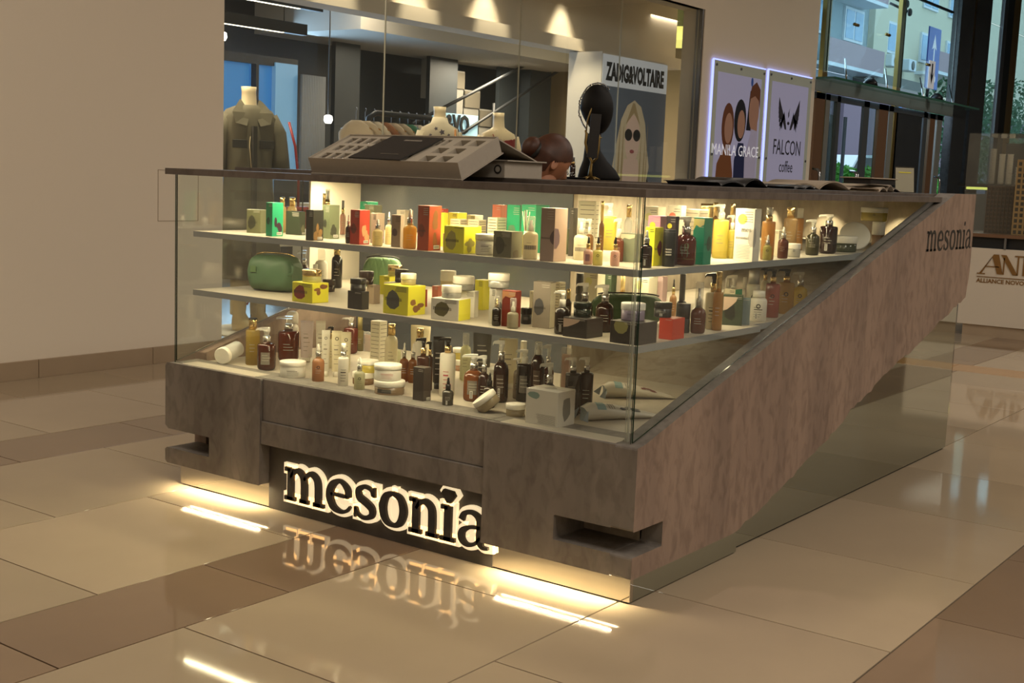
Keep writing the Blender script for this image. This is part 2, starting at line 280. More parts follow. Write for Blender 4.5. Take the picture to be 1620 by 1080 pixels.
def glyph(mb, ch, x0, y0, u, tf, depth, grow=0, mi=0, ms=0, n=4, flat=False, dot='round'):
    adv, sts = GL[ch]
    for st in sts:
        Lp, Rp = stroke_poly(st, grow, n); k = len(Lp); vs = []
        for P_ in (Lp, Rp):
            vs += [tf(x0+a*u, y0+b*u, depth) for a, b in P_]
        if flat: mb.add(vs, [(i,i+1,k+i+1,k+i) for i in range(k-1)], mi)
        else:
            for P_ in (Lp, Rp): vs += [tf(x0+a*u, y0+b*u, 0) for a, b in P_]
            mb.add(vs, [(i,i+1,k+i+1,k+i) for i in range(k-1)], mi)
            mb.add(vs, [(i,i+1,2*k+i+1,2*k+i) for i in range(k-1)]+[(k+i,k+i+1,3*k+i+1,3*k+i) for i in range(k-1)]+[(0,k,3*k,2*k),(k-1,2*k-1,4*k-1,3*k-1)], ms)
    if ch == 'i':
        if dot == 'gem': g = [(.12,1.42),(.44,1.40),(.52,1.28),(.36,1.06),(.24,1.06),(.05,1.31)]
        else: g = [(.28+.12*math.cos(t*math.pi/4),1.3+.12*math.sin(t*math.pi/4)) for t in range(8)]
        cx, cy = sum(a for a,b in g)/len(g), sum(b for a,b in g)/len(g)
        if grow: g = [(cx+(a-cx)*(1+grow*4.2), cy+(b-cy)*(1+grow*4.2)) for a,b in g]
        vs = [tf(x0+a*u,y0+b*u,depth) for a,b in g]; k = len(g)
        mb.add(vs, [tuple(range(k))], mi)
        if not flat: mb.add(vs+[tf(x0+a*u,y0+b*u,0) for a,b in g], [(i,(i+1)%k,k+(i+1)%k,k+i) for i in range(k)], ms)
    return adv*u
def word_width(w, u): return sum(GL[c][0] for c in w)*u
def word(mb, w, x0, y0, u, tf, depth, **k):
    for c in w: x0 += glyph(mb, c, x0, y0, u, tf, depth, **k)
def text_obj(name, txt, size, mat_, M, parent=None, ext=.0008, align='CENTER', sx=1.0, bold=0):
    cu = bpy.data.curves.new('t', 'FONT'); cu.body = txt; cu.size = size; cu.extrude = ext; cu.align_x = align; cu.resolution_u = 2; cu.offset = bold
    t = bpy.data.objects.new('t', cu); COL.objects.link(t)
    dg = bpy.context.evaluated_depsgraph_get(); me = bpy.data.meshes.new_from_object(t.evaluated_get(dg)); bpy.data.objects.remove(t)
    me.transform(Matrix.Diagonal((sx,1,1,1))); me.transform(M)
    me.materials.clear(); me.materials.append(MC[mat_]); o = bpy.data.objects.new(name, me); COL.objects.link(o)
    if parent: o.parent = parent
    return o
def frame(origin, xax, yax):   # text plane: x along xax, y along yax
    x = Vector(xax).normalized(); y = Vector(yax).normalized(); z = x.cross(y); m = Matrix((x,y,z)).transposed().to_4x4(); m.translation = Vector(origin); return m
# ------------------------------------------------------------ floor
FL = structure('floor')
MB().box(-4.75,9,-8,30,-.03,-.006).build('screed', 'grout', FL)
PI_ = .805
rows = [(-4.69,-4.145,.60,0),(-4.145,-3.30,.19,0),(-3.30,-2.88,-.232,1),(-2.88,-2.052,-.622,0),(-2.052,-1.243,-.217,0),(-1.243,-.843,-.62,1),(-.843,-.04,-.22,0),(-.04,.762,.168,0),(.762,1.17,.55,1),(1.17,1.97,.15,0),(1.97,2.77,.55,0)]
def cam_px(p):
    v = Vector(p)-M.translation; d = v.dot(fw)
    return None if d < .3 else (810+FPX*v.dot(r2)/d, 540-FPX*v.dot(u2)/d)
tmesh = {}
def tile(x0, x1, y0, y1, k):
    mats = ['tile_beige','tile_beige2','tile_beige3'] if k == 0 else (['tile_brown','tile_brown2'] if k == 1 else ['tile_orange'])
    mn = random.choice(mats); key = (round(x1-x0,3), round(y1-y0,3), mn); g = .0026
    if key not in tmesh:
        o = MB().bev(g,x1-x0-g,g,y1-y0-g,-.006,0,.0008).build('tile', mn, FL); tmesh[key] = o
    else: o = tmesh[key].copy(); COL.objects.link(o)
    o.parent = FL; o.location = (x0,y0,0)
far = MB()
for x0, x1, off, k in rows:
    for j in range(-10, 34):
        y0 = off+j*PI_; y1 = y0+PI_
        if y1 > 6.05 and y0 < 6.42 and x0 > -4.2:
            if y0 < 6.05: y1 = 6.05
            elif y1 > 6.42: y0 = 6.42
            else: continue
            if y0+PI_ > 6.42 and y1 == 6.05 and off+j*PI_+PI_ > 6.43: far.box(x0+.0026,x1-.0026,6.4226,off+(j+1)*PI_-.0026,-.006,0,1 if k == 1 else 0)
        seen = False
        for a in range(6):
            for b in range(6):
                q = cam_px((x0+(x1-x0)*a/5, y0+(y1-y0)*b/5, 0))
                if q and -60 < q[0] < 1680 and 250 < q[1] < 1140: seen = True
        if x0 > -2.06 and x1 < -.03 and y0 > .05 and y1 < 3.1: continue
        if not seen or y0 > 9: far.box(x0+.0013,x1-.0013,y0+.0013,y1-.0013,-.006,0,1 if k == 1 else 0)
        else: tile(x0,x1,y0,y1,k)
for i in range(9): x = -4.14+i*.8; tile(x, x+.8, 6.05, 6.42, 2)
for i in range(8):
    for j in range(48): far.box(2.7713+i*.8,3.5687+i*.8,-8+j*.8,-7.2013+j*.8,-.006,0,0)
fo = far.build('tile_field', ['tile_beige','tile_brown'], FL); fo['kind'] = 'stuff'

# ------------------------------------------------------------ room shell
def wallbox(name, *a, m='white_wall'):
    o = MB().box(*a).build(name, m); o['kind'] = 'structure'; return o
wl = wallbox('wall_left', -4.95,-4.69,-8,2.43,-.03,6, m='plaster')
MB().box(-4.6905,-4.688,1.898,2.222,.913,.916).box(-4.6905,-4.688,1.898,2.222,1.236,1.239).box(-4.6905,-4.688,1.898,1.901,.913,1.239).box(-4.6905,-4.688,2.219,2.222,.913,1.239).build('access_hatch','plaster_seam',wl)
wallbox('wall_left_far', -4.95,-4.69,9.06,12.1,-.03,6, m='plaster')
wallbox('wall_left_top', -4.95,-4.69,2.43,9.06,3.12,6, m='plaster')
wallbox('wall_back', -5,9,-8.2,-8,-.03,6); wallbox('wall_right', 9,9.2,-8,30,-.03,6); wallbox('wall_far', -4.69,9,26.8,27,-.03,6, m='granite')
wallbox('ceiling', -12,9.2,-8,27,6,6.2, m='ceiling_paint')
bb = structure('baseboard_left')
ys = [-8+.805*i+.0 for i in range(12)]
y = .81-.8*11
while y < 2.42:
    MB().bev(-4.69,-4.672,y+.001,min(y+.818,2.43)-.001,0,.108,.001).build('skirting_tile','skirting_stone',bb); y += .82
MB().box(-4.69,-4.675,9.06,12.1,0,.108).build('skirting_tile','skirting_stone',bb)

# ------------------------------------------------------------ kiosk
K = thing('display_kiosk', (0,0,0), 'concrete-look sales kiosk with glazed shelves and an illuminated name sign', 'kiosk')
def part(mb, name, mats, parent=None, bevel=0):
    o = mb.build(name, mats, parent or K)
    if bevel:
        b = o.modifiers.new('b','BEVEL'); b.width = bevel; b.segments = 2; b.limit_method = 'ANGLE'
    return o
XR, XL = .03, -2.155
rag = [(0.641,0.102),(0.733,0.117),(0.943,0.171),(1.044,0.196),(1.225,0.255),(1.353,0.292),(1.580,0.354),(1.659,0.400),(1.875,0.454),(1.978,0.491),(2.161,0.544),(2.382,0.586),(2.757,0.698),(2.958,0.746),(3.100,0.782),(3.105,0.838),(3.125,0.912)]
def ragged(pts, amp=.007, step=.035):
    out = []
    rr = random.Random(7)
    for (a,b),(c,d) in zip(pts, pts[1:]):
        n = max(1,int(math.hypot(c-a,d-b)/step))
        for k in range(n): t = k/n; out.append((a+(c-a)*t+rr.uniform(-amp,amp), b+(d-b)*t+rr.uniform(-amp,amp)))
    return out+[pts[-1]]
side = [(-.05,.245),(-.05,.503),(-.01,.508),(2.80,1.288),(3.125,1.288)]+rag[::-1][0:1]+ragged(rag[::-1])[1:-1]+[(.64,.097),(-.05,.095),(-.05,.165),(.13,.165),(.13,.245)]
part(MB().prism(side[::-1], XR, -.05, 'x', 0, 1), 'concrete_slab', ['concrete_side','concrete_front'], bevel=.007)
lside = [(-.05,.503),(-.01,.508),(2.80,1.288),(3.125,1.288),(3.10,.86),(2.9,.77),(.64,.097),(.10,.095),(.10,.503)]
part(MB().prism([(.10,.095),(.10,.535),(2.80,1.288),(3.125,1.288),(3.10,.86),(2.9,.77),(.64,.097)], XL, -2.085, 'x'), 'concrete_slab', 'concrete_side', bevel=.005)
rb = [(-.545,.095),(-.05,.095),(-.05,.165),(-.26,.165),(-.26,.245),(-.05,.245),(-.05,.503),(-.545,.503)]
part(MB().prism(rb, -.05, .13), 'concrete_block', 'concrete_front', bevel=.004)
lb = [(XL+.012,.095),(-1.605,.095),(-1.605,.503),(XL+.01,.503),(XL,.49),(XL,.25),(XL+.02,.236),(-1.89,.236),(-1.89,.158),(XL+.01,.158),(XL,.15),(XL,.105)]
part(MB().prism(lb, -.05, .10), 'concrete_block', 'concrete_front', bevel=.006)
part(MB().box(-1.604,-.546,-.038,.10,.345,.503), 'upper_front_panel', 'concrete_front', bevel=.002)
part(MB().box(-1.604,-.546,-.046,.10,.255,.344), 'lintel_panel', 'concrete_front', bevel=.003)
sp = part(MB().box(-1.602,-.53,0,.05,.0,.256), 'sign_panel', 'sign_panel_dark')
# plinth
part(MB().box(-2.12,-1.603,0,.02,.006,.14), 'mirror_plinth', 'mirror_lit'); part(MB().box(-.529,0,0,.019,.006,.14), 'mirror_plinth', 'mirror_lit')
part(MB().box(-.02,0,.0195,.73,.006,.12), 'mirror_plinth', 'mirror')
part(MB().prism([(.73,.010),(3.14,.010),(3.14,.84),(2.9,.84),(.73,.2)], -.04, -.02, 'x'), 'mirror_plinth', 'mirror')
part(MB().box(-2.11,-.01,.006,.725,0,.006).box(-2.11,-.03,.725,3.13,0,.006), 'plinth_foot', 'ink')
part(MB().box(-2.10,-.045,.13,.97,.14,.468).box(-2.10,-.91,.02,.9,.013,.14).box(-.90,-.045,.02,3.12,.013,.14), 'core', 'concrete_inside')
for x in (-1.855,-.275): part(MB().box(x-.225,x+.225,-.032,-.028,.090,.0945), 'led_strip', 'led')
# display floor, ramp, inner walls
part(MB().box(-2.085,-.05,-.030,1.1,.469,.50), 'display_base', 'shelf_stone', bevel=.001)
for a_,b_ in ((-2.08,-1.66),(-.50,-.06)): part(MB().box(a_,b_,-.031,.05,.4995,.5035), 'base_plate', 'shelf_stone')
part(MB().prism([(1.1,.44),(3.05,.94),(3.05,1.03),(1.1,.50)], -.9, -.051, 'x'), 'ramp', 'concrete_inside')
part(MB().box(-.92,-.9,.98,3.07,.13,1.245), 'inner_wall', 'concrete_inside')
part(MB().box(-.9,-.05,3.05,3.07,.13,1.245), 'inner_wall', 'concrete_inside')
part(MB().box(-2.085,-.92,.975,.99,.5,1.245), 'back_panel', 'grey_back')
part(MB().prism([(.66,.70),(3.05,1.24),(.66,1.245)], -2.085, -2.075, 'x'), 'side_panel', 'white_wall')
# shelves
for z, yr in ((1.03,1.72),(.80,.86)):
    n = [(-2.05,0),(-.022,0),(-.022,yr),(-.052,yr),(-.052,2.9 if z > 1 else 2.1),(-.897,2.9 if z > 1 else 2.1),(-.897,.95),(-2.05,.95)]
    s = MB().prism(n, z-.022, z, 'z', 0, 1); part(s, 'shelf', ['shelf_stone','shelf_edge'])
    part(MB().box(-2.04,-.92,.83,.85,z-.029,z-.0222), 'led_strip', 'led')
# glass
def pane(name, x0,x1,y0,y1,z0,z1):
    mb = MB(); vs = [(x,y,z) for z in (z0,z1) for y in (y0,y1) for x in (x0,x1)]
    thin_y = (y1-y0) < (x1-x0)
    F = dict(b=(0,2,3,1), t=(4,5,7,6), y0=(0,1,5,4), y1=(2,6,7,3), x0=(0,4,6,2), x1=(1,3,7,5))
    big = ('y0','y1') if thin_y else ('x0','x1')
    mb.add(vs, [F[k] for k in F if k in big], 0); mb.add(vs, [F[k] for k in F if k not in big], 1); return part(mb, name, ['glass','glass_edge'])
pane('glass_panel', -2.128,-.011,-.026,-.021,.503,1.246)
mb = MB(); pl = [(-.02,.509),(2.63,1.246),(-.02,1.246)]
for sx in (-.010,-.005): mb.add([(sx,a,b) for a,b in pl], [(0,1,2)], 0)
mb.add([(x,a,b) for x in (-.010,-.005) for a,b in pl], [(0,1,4,3),(1,2,5,4),(2,0,3,5)], 1); part(mb, 'glass_panel', ['glass','glass_edge'])
mb = MB(); pl = [(-.02,.509),(.66,.70),(.66,1.246),(-.02,1.246)]
for sx in (-2.128,-2.12): mb.add([(sx,a,b) for a,b in pl], [(0,1,2,3)], 0)
mb.add([(x,a,b) for x in (-2.128,-2.12) for a,b in pl], [(0,1,5,4),(1,2,6,5),(2,3,7,6),(3,0,4,7)], 1); part(mb, 'glass_panel', ['glass','glass_edge'])
part(MB().box(-.034,-.028,-.012,-.006,.505,1.246).box(-.04,-.038,-.012,-.010,.505,1.246), 'corner_seal', mat('seal',(.75,.78,.74),.05,kind='glass',amt=.25))
# sign
u = .1335; x = -1.497; tfh = lambda a,b,d: (a, -.001-d, .060+(b-.062)*.94)
hal = MB(); xx = x
for c in 'mesonia': xx += glyph(hal, c, xx, .062, u, tfh, .014, grow=.105, mi=0, ms=0, dot='gem')
# let the halo fill the counters of the letters
for cx, w_ in ((.30,.9),(.8,.9)): pass
xx = x
for c in 'mesonia':
    a = GL[c][0]*u; hal.add([tfh(xx+.12*u,.062+.04*u,.0135),tfh(xx+a-.12*u,.062+.04*u,.0135),tfh(xx+a-.12*u,.062+.92*u,.0135),tfh(xx+.12*u,.062+.92*u,.0135)], [(0,1,2,3)], 0); xx += a
ho = hal.build('light_board', 'halo', sp); ho['label'] = 'glowing cream outline behind the dark letters'
xx = x; tfl = lambda a,b,d: (a, -.0155-d, .060+(b-.062)*.94)
for c in 'mesonia':
    g = MB(); xx += glyph(g, c, xx, .062, u, tfl, .011, mi=0, ms=1, dot='gem', n=6); g.build('sign_letter', ['letter_face','letter_side'], sp)
# name on the side slab: flat dark letters painting in an engraving's shade
g = MB(); uu = .094; xs = 2.43; k_ = .675/word_width('mesonia',1)/uu
word(g, 'mesonia', 0, 1.024, uu, lambda a,b,d: (.0302+d, xs+a*k_, b), .0006, mi=0, ms=0)
part(g, 'name_shade_decal', 'ink')
# counter
T = thing('counter_top', (0,0,0), 'dark grey stone counter slab running round the top of the kiosk', 'counter')
MB().box(-2.16,.012,-.05,1.0,1.2462,1.27).box(-.95,.012,1.0,2.66,1.2462,1.27).box(-.95,-.052,2.66,3.12,1.2462,1.27).box(-2.16,-1.75,1.0,3.12,1.2462,1.27).box(-1.75,-.95,2.5,3.12,1.2462,1.27).build('slab','counter_stone',T)
MB().box(-2.12,-.03,.27,.98,1.2702,1.283).box(-.90,-.055,.98,3.1,1.2702,1.283).box(-2.12,-1.8,.98,3.1,1.2702,1.283).box(-1.8,-.90,2.55,3.1,1.2702,1.283).build('raised_slab','counter_stone',T)
ITEMS = [
 ('box',-1.869,0.164,1.0300,0.062,0.048,0.092,1,dict(c='olive',rk='oliveD',sp=0.8,yaw=18),'square olive carton with a dark rock print, leftmost on the upper shelf'),
 ('box',-1.686,0.087,1.0300,0.035,0.056,0.127,1,dict(c='green',rk='greenD',side='plum',sp=0.42,bar=1),'tall emerald carton with fruit print near the left end of the upper shelf'),
 ('cap',-1.870,0.300,1.0300,0.033,0.033,0.141,1,dict(b='cleargold',k='gold',f=0.76),'gold-capped clear bottle behind the emerald carton at the left of the upper shelf'),
 ('cap',-1.897,0.380,1.0300,0.041,0.041,0.140,1,dict(b='cleargold',k='gold',f=0.76),'gold-capped pale bottle standing behind the low dark green carton, upper shelf'),
 ('box',-1.728,0.237,1.0300,0.078,0.030,0.092,1,dict(c='oliveK',rk=None,side='olive',sp=0.78,bar=1,txt=1),'low dark green carton with a barcode, left part of the upper shelf'),
 ('box',-1.436,0.051,1.0300,0.038,0.053,0.111,1,dict(c='blackgreen',side='bronze',sp=0.5,bar=1,txt=1),'narrow blackish carton with bronze leaf print on the upper shelf'),
 ('box',-1.498,0.198,1.0300,0.038,0.053,0.127,1,dict(c='sage',rk='oliveD',side='oliveD',sp=0.5,bar=1,txt=1),'tall sage green carton with rock print and barcode on the upper shelf'),
 ('spray',-1.647,0.330,1.0300,0.037,0.037,0.182,1,dict(b='cleargold',k='gold',h='clearcap'),'clear gold spray bottle rising behind the tall sage carton, upper shelf'),
 ('cap',-1.774,0.440,1.0300,0.023,0.023,0.161,1,dict(b='cleargold',k='gold'),'slim gold-capped bottle just behind the clear gold spray bottle, upper shelf'),
 ('spray',-1.689,0.461,1.0300,0.023,0.023,0.137,1,dict(b='pinkish',k='gold',h='grey',f=0.62),'slim pink bottle with gold collar and grey cap beside the tall sage carton'),
 ('drop',-1.265,0.049,1.0300,0.020,0.020,0.101,1,dict(b='amberD',k='silver',h='white'),'dark brown dropper bottle half hidden by the red fruit carton, upper shelf'),
 ('box',-1.215,0.056,1.0300,0.045,0.053,0.122,1,dict(c='red',rk='redD',side='apricot',sp=0.54,bar=1,txt=1),'bright red carton with dark fruit print, left half of the upper shelf'),
 ('box',-1.584,0.500,1.0300,0.040,0.063,0.137,1,dict(c='green',sp=0.45),'emerald carton standing behind the lilac carton at the back of the upper shelf'),
 ('box',-1.422,0.350,1.0300,0.049,0.045,0.131,1,dict(c='olive',sp=0.6),'olive carton standing behind the lilac carton, in front of an emerald one'),
 ('box',-1.239,0.175,1.0300,0.028,0.045,0.109,1,dict(c='taupe',side='lilac',sp=0.4,txt=1),'taupe carton with a lilac flower print, left half of the upper shelf'),
 ('drop',-1.123,0.049,1.0300,0.037,0.037,0.094,1,dict(b='creamy',k='chrome',h='white'),'small creamy dropper bottle in front of the lilac flower carton, upper shelf'),
 ('drop',-1.163,0.152,1.0300,0.027,0.027,0.117,1,dict(b='creamy',k='chrome',h='white'),'taller creamy dropper bottle to the left of the taupe rock carton, upper shelf'),
 ('box',-1.056,0.077,1.0300,0.035,0.027,0.112,1,dict(c='taupe',rk='plumD',sp=0.8,txt=1,yaw=18),'taupe carton with a plum rock print beside the golden dropper bottle'),
 ('box',-1.244,0.330,1.0300,0.042,0.047,0.120,1,dict(c='taupeL',sp=0.55),'light taupe carton directly behind the golden dropper bottle, upper shelf'),
 ('drop',-0.979,0.055,1.0300,0.047,0.047,0.136,1,dict(b='honey',k='chrome',h='white',f=0.6),'golden serum dropper bottle beside the tall orange-red carton'),
 ('box',-0.894,0.057,1.0300,0.051,0.065,0.152,1,dict(c='vermilion',rk='redD2',side='leafy',sp=0.52,bar=1,txt=1),'tallest orange-red carton with leaf print, centre-left of the upper shelf'),
 ('box',-1.013,0.280,1.0300,0.017,0.027,0.122,1,dict(c='yellow',sp=0.4),'narrow yellow carton squeezed behind the tallest orange-red carton'),
 ('box',-1.112,0.400,1.0300,0.019,0.026,0.131,1,dict(c='red',sp=0.5),'small red carton peeking behind the narrow yellow carton, upper shelf'),
 ('box',-1.127,0.500,1.0300,0.043,0.059,0.116,1,dict(c='yellow',sp=0.5),'yellow carton at the back of the upper shelf above the white text cartons'),
 ('box',-1.136,0.620,1.0300,0.038,0.052,0.106,1,dict(c='taupeL',sp=0.5),'light taupe carton at the very back behind the white text cartons'),
 ('box',-0.977,0.320,1.0300,0.046,0.042,0.101,1,dict(c='cream',sp=0.6,txt=2),'left of the two white text cartons behind the low yellow carton'),
 ('box',-0.908,0.340,1.0300,0.049,0.045,0.102,1,dict(c='cream',sp=0.6,txt=2),'right of the two white text cartons behind the low yellow carton'),
 ('box',-0.759,0.071,1.0300,0.086,0.093,0.090,1,dict(c='yellow',rk='khaki',side='khaki',sp=0.56,txt=0),'low wide yellow carton with khaki rock print behind two white-lidded jars'),
 ('jar',-0.838,0.106,1.0300,0.055,0.055,0.060,1,dict(b='beigeglass',k='white',f=0.62),'small frosted jar with white lid in front of the low yellow carton'),
 ('jar',-0.660,0.074,1.0300,0.075,0.075,0.069,1,dict(b='white',k='white',f=0.7,band='silver',txt=1),'large white jar with silver band and dark print on the upper shelf'),
 ('box',-0.788,0.300,1.0300,0.041,0.057,0.116,1,dict(c='cream',sp=0.5,txt=2),'white text carton behind the low olive-brown carton, upper shelf'),
 ('box',-0.869,0.420,1.0300,0.039,0.036,0.157,1,dict(c='salmon',sp=0.6),'salmon carton at the back, left of the two emerald cartons'),
 ('box',-0.742,0.340,1.0300,0.049,0.022,0.162,1,dict(c='green',rk='greenG',sp=0.85,txt=1,yaw=15),'left of the two adjoining tall emerald cartons in the middle of the upper shelf'),
 ('box',-0.667,0.360,1.0300,0.060,0.083,0.166,1,dict(c='green',sp=0.5),'right of the two adjoining tall emerald cartons, behind the reed diffuser'),
 ('box',-0.558,0.056,1.0300,0.073,0.062,0.085,1,dict(c='oliveB',rk='oliveD',side='bark',sp=0.62,txt=1),'low olive-brown carton beside the large white jar on the upper shelf'),
 ('reeds',-0.599,0.210,1.0300,0.026,0.026,0.155,1,dict(b='clear',k='cream'),'reed diffuser with dark sticks behind the clear white-capped bottle'),
 ('capc',-0.469,0.057,1.0300,0.049,0.049,0.137,1,dict(b='milkglass',k='clearcap',f=0.66),'clear milky bottle with transparent cap and dark band beside the big mauve carton'),
 ('box',-0.382,0.061,1.0300,0.053,0.072,0.168,1,dict(c='mauve',rk='plumD',side='mauveL',sp=0.5,txt=1,wrap=1,blobboth=1),'largest mauve carton with a plum rock print, centre of the upper shelf'),
 ('box',-0.494,0.340,1.0300,0.017,0.024,0.163,1,dict(c='umber',sp=0.5),'narrow dark umber carton to the right of the largest mauve carton'),
 ('box',-0.556,0.400,1.0300,0.011,0.015,0.088,1,dict(c='sage',sp=0.5),'small sage carton between the largest mauve carton and the umber carton'),
 ('box',-0.512,0.460,1.0300,0.064,0.037,0.186,1,dict(c='creamW',sp=0.82,txt=2,yaw=15),'tall glowing white text carton at the back, left of the yellow pump bottle'),
 ('capc',-0.363,0.192,1.0300,0.047,0.047,0.136,1,dict(b='milkglass',k='clearcap',f=0.62),'frosted white bottle with transparent cap behind the pink dropper bottle'),
 ('pump',-0.381,0.270,1.0300,0.027,0.027,0.133,1,dict(b='amberL',k='white',h='white'),'small amber bottle with white top just right of the frosted white bottle'),
 ('drop',-0.238,0.044,1.0300,0.029,0.029,0.086,1,dict(b='pink',k='gold',h='black',f=0.55,lab='mauveP'),'pink dropper bottle with black bulb, left of the three small ones at the front'),
 ('drop',-0.203,0.045,1.0300,0.031,0.031,0.088,1,dict(b='paleyellow',k='gold',h='black',f=0.55,logo=1),'pale yellow dropper bottle with round emblem and black bulb, middle of the three small ones'),
 ('drop',-0.161,0.078,1.0300,0.029,0.029,0.089,1,dict(b='pink',k='gold',h='black',f=0.55,logo=1),'pink dropper bottle with dark emblem, right of the three small ones near the glass corner'),
 ('pump',-0.626,0.788,1.0300,0.052,0.052,0.176,1,dict(b='yellowliq',k='clearcap',h='clearcap',f=0.72,s='cyl'),'tall yellow pump bottle left of the glass corner on the upper shelf'),
 ('cap',-0.455,0.460,1.0300,0.018,0.018,0.189,1,dict(b='amberL',k='gold'),'slim amber bottle with gold cap just behind the tall yellow pump bottle'),
 ('pump',-0.259,0.257,1.0300,0.033,0.033,0.141,1,dict(b='pinkbrown',k='whitecollar',h='white',f=0.55),'pink-brown bottle with white pump behind the olive carton by the glass corner'),
 ('cap',-0.312,0.400,1.0300,0.028,0.028,0.182,1,dict(b='white',k='gold',f=0.78),'tall white bottle with gold cap at the glass corner, upper shelf'),
 ('pump',-0.240,0.345,1.0300,0.023,0.023,0.142,1,dict(b='pinkbrown',k='pinkcap',h='white',f=0.55),'brownish pump bottle with pinkish collar just right of the glass corner'),
 ('box',-0.238,0.304,1.0300,0.055,0.050,0.093,1,dict(c='sageG',rk=None,top='cream',sp=0.6,txt=0),'low grey-green carton with cream corner behind the glass corner edge'),
 ('drop',-0.070,0.111,1.0300,0.037,0.037,0.115,1,dict(b='amberD',k='chrome',h='white',bar=1,f=0.62),'dark amber dropper bottle with white bulb right of the glass corner, upper shelf'),
 ('box',-0.108,0.222,1.0300,0.034,0.055,0.121,1,dict(c='yellow',rk='crimson',sp=0.45,rkside=1),'yellow carton with a crimson rock print right of the glass corner'),
 ('box',-0.144,0.300,1.0300,0.045,0.042,0.155,1,dict(c='pinkbox',dot='yellowdot',sp=0.6),'pink carton with a round yellow emblem behind the yellow carton'),
 ('box',-0.197,0.520,1.0300,0.054,0.032,0.186,1,dict(c='creamW',dot='coral',sp=0.7),'white carton with a coral round spot at the back of the upper shelf'),
 ('box',-0.300,0.550,1.0300,0.058,0.054,0.177,1,dict(c='creamW',sp=0.6,dot='paleyellowdot'),'pale white carton at the back behind the pink carton with yellow emblem'),
 ('box',-0.091,0.305,1.0300,0.035,0.021,0.156,1,dict(c='plumK',dot='yellowdot',sp=0.7),'dark plum carton with a round yellow emblem behind the black carton'),
 ('blk',-0.062,0.239,1.0300,0.040,0.040,0.116,1,dict(c='black',sp=0.5),'slim black cylinder pack between the yellow rock carton and the round brown pump bottle'),
 ('pump',-0.070,0.361,1.0300,0.069,0.069,0.155,1,dict(b='brownred',k='silver',h='white',f=0.64,s='round',ill=1),'large red-brown pump bottle with drawn olive branch on the upper shelf'),
 ('box',-0.057,0.448,1.0300,0.041,0.056,0.153,1,dict(c='teal',rk='greenK',sp=0.5,top='yellowsoft',rkside=1,txt=1),'tall teal green carton with a dark rock print right of the red-brown pump bottle'),
 ('box',-0.176,0.620,1.0300,0.059,0.067,0.174,1,dict(c='taupeL',sp=0.55,txt=2),'shrink-wrapped pale carton standing behind the tall teal green carton'),
 ('jar',-0.256,0.850,1.0300,0.046,0.046,0.191,1,dict(b='yellowliq',k='gold',f=0.5),'round yellow pot at the back above the teal carton on the upper shelf'),
 ('pump',-0.179,0.818,1.0300,0.054,0.054,0.192,1,dict(b='yellowliq',k='clearcap',h='clearcap',f=0.72,s='cyl'),'tallest yellow pump bottle just right of the tall teal carton'),
 ('pump',-0.154,0.857,1.0300,0.034,0.034,0.155,1,dict(b='yellowliq',k='whitecollar',h='clearcap',f=0.66,s='cyl'),'slim yellow bottle with white top left of the tall white carton'),
 ('cap',-0.323,1.050,1.0300,0.029,0.029,0.193,1,dict(b='amberL',k='gold',f=0.72),'gold-capped amber bottle behind the tallest yellow pump bottle'),
 ('cap',-0.218,0.980,1.0300,0.028,0.028,0.193,1,dict(b='amberL',k='gold',f=0.72),'gold-capped amber bottle behind the slim yellow bottle with white top'),
 ('box',-0.059,0.784,1.0300,0.073,0.052,0.182,1,dict(c='white',rk='greyrock',sp=0.66,txt=3,blobboth=1,dot='yellowblob'),'tall white carton with yellow drop and grey rock print, right part of the upper shelf'),
 ('spray',-0.056,0.948,1.0300,0.048,0.048,0.187,1,dict(b='orangeliq',k='gold',h='clearcap',f=0.74,s='cyl'),'orange spray bottle with gold collar right of the tall white carton'),
 ('drop',-0.042,0.918,1.0300,0.031,0.031,0.089,1,dict(b='oliveglass',k='silver',h='white',f=0.6,logo=1),'smallest olive dropper bottle in front of the orange spray bottle'),
 ('drop',-0.057,1.084,1.0300,0.039,0.039,0.115,1,dict(b='amberM',k='silver',h='white',f=0.62),'amber dropper bottle left of the low white jar, upper shelf'),
 ('box',-0.133,1.200,1.0300,0.027,0.037,0.098,1,dict(c='cream',sp=0.5),'white-topped carton behind the amber dropper bottle on the upper shelf'),
 ('jar',-0.071,1.217,1.0300,0.050,0.050,0.051,1,dict(b='greyprint',k='white',f=0.62,logo=1),'low white jar with a grey emblem label, right part of the upper shelf'),
 ('cap',-0.239,1.550,1.0300,0.054,0.054,0.182,1,dict(b='tan',k='gold',f=0.75,s='cyl'),'tan bottle with gold cap rising behind the low white jar'),
 ('cap',-0.273,1.720,1.0300,0.032,0.032,0.175,1,dict(b='orangeliq',k='clearcap',f=0.76,s='cyl'),'orange bottle with clear cap just right of the tan gold-capped bottle'),
 ('pump',-0.089,1.430,1.0300,0.052,0.052,0.139,1,dict(b='olivebrown',k='silver',h='clearwhite',f=0.6,s='round'),'rounded olive-brown bottle with silver collar near the right end of the upper shelf'),
 ('pump',-0.101,1.615,1.0300,0.071,0.071,0.158,1,dict(b='browndark',k='silver',h='white',f=0.7,s='sq',bar=1),'square-shouldered dark brown pump bottle near the right end of the upper shelf'),
 ('jar',-0.128,1.850,1.0300,0.113,0.113,0.066,1,dict(b='greengrey',k='white',f=0.55),'wide grey-green jar with white lid at the right end of the upper shelf'),
 ('jar',-0.146,2.300,1.0300,0.057,0.057,0.123,1,dict(b='tanclear',k='white',f=0.5),'lower clear jar of the two stacked at the far right end of the upper shelf'),
 ('jar',-0.169,2.293,1.1527,0.119,0.119,0.061,1,dict(b='yellowlab',k='white',f=0.62,logo=1),'wide yellow-banded jar stacked topmost at the far right of the upper shelf'),
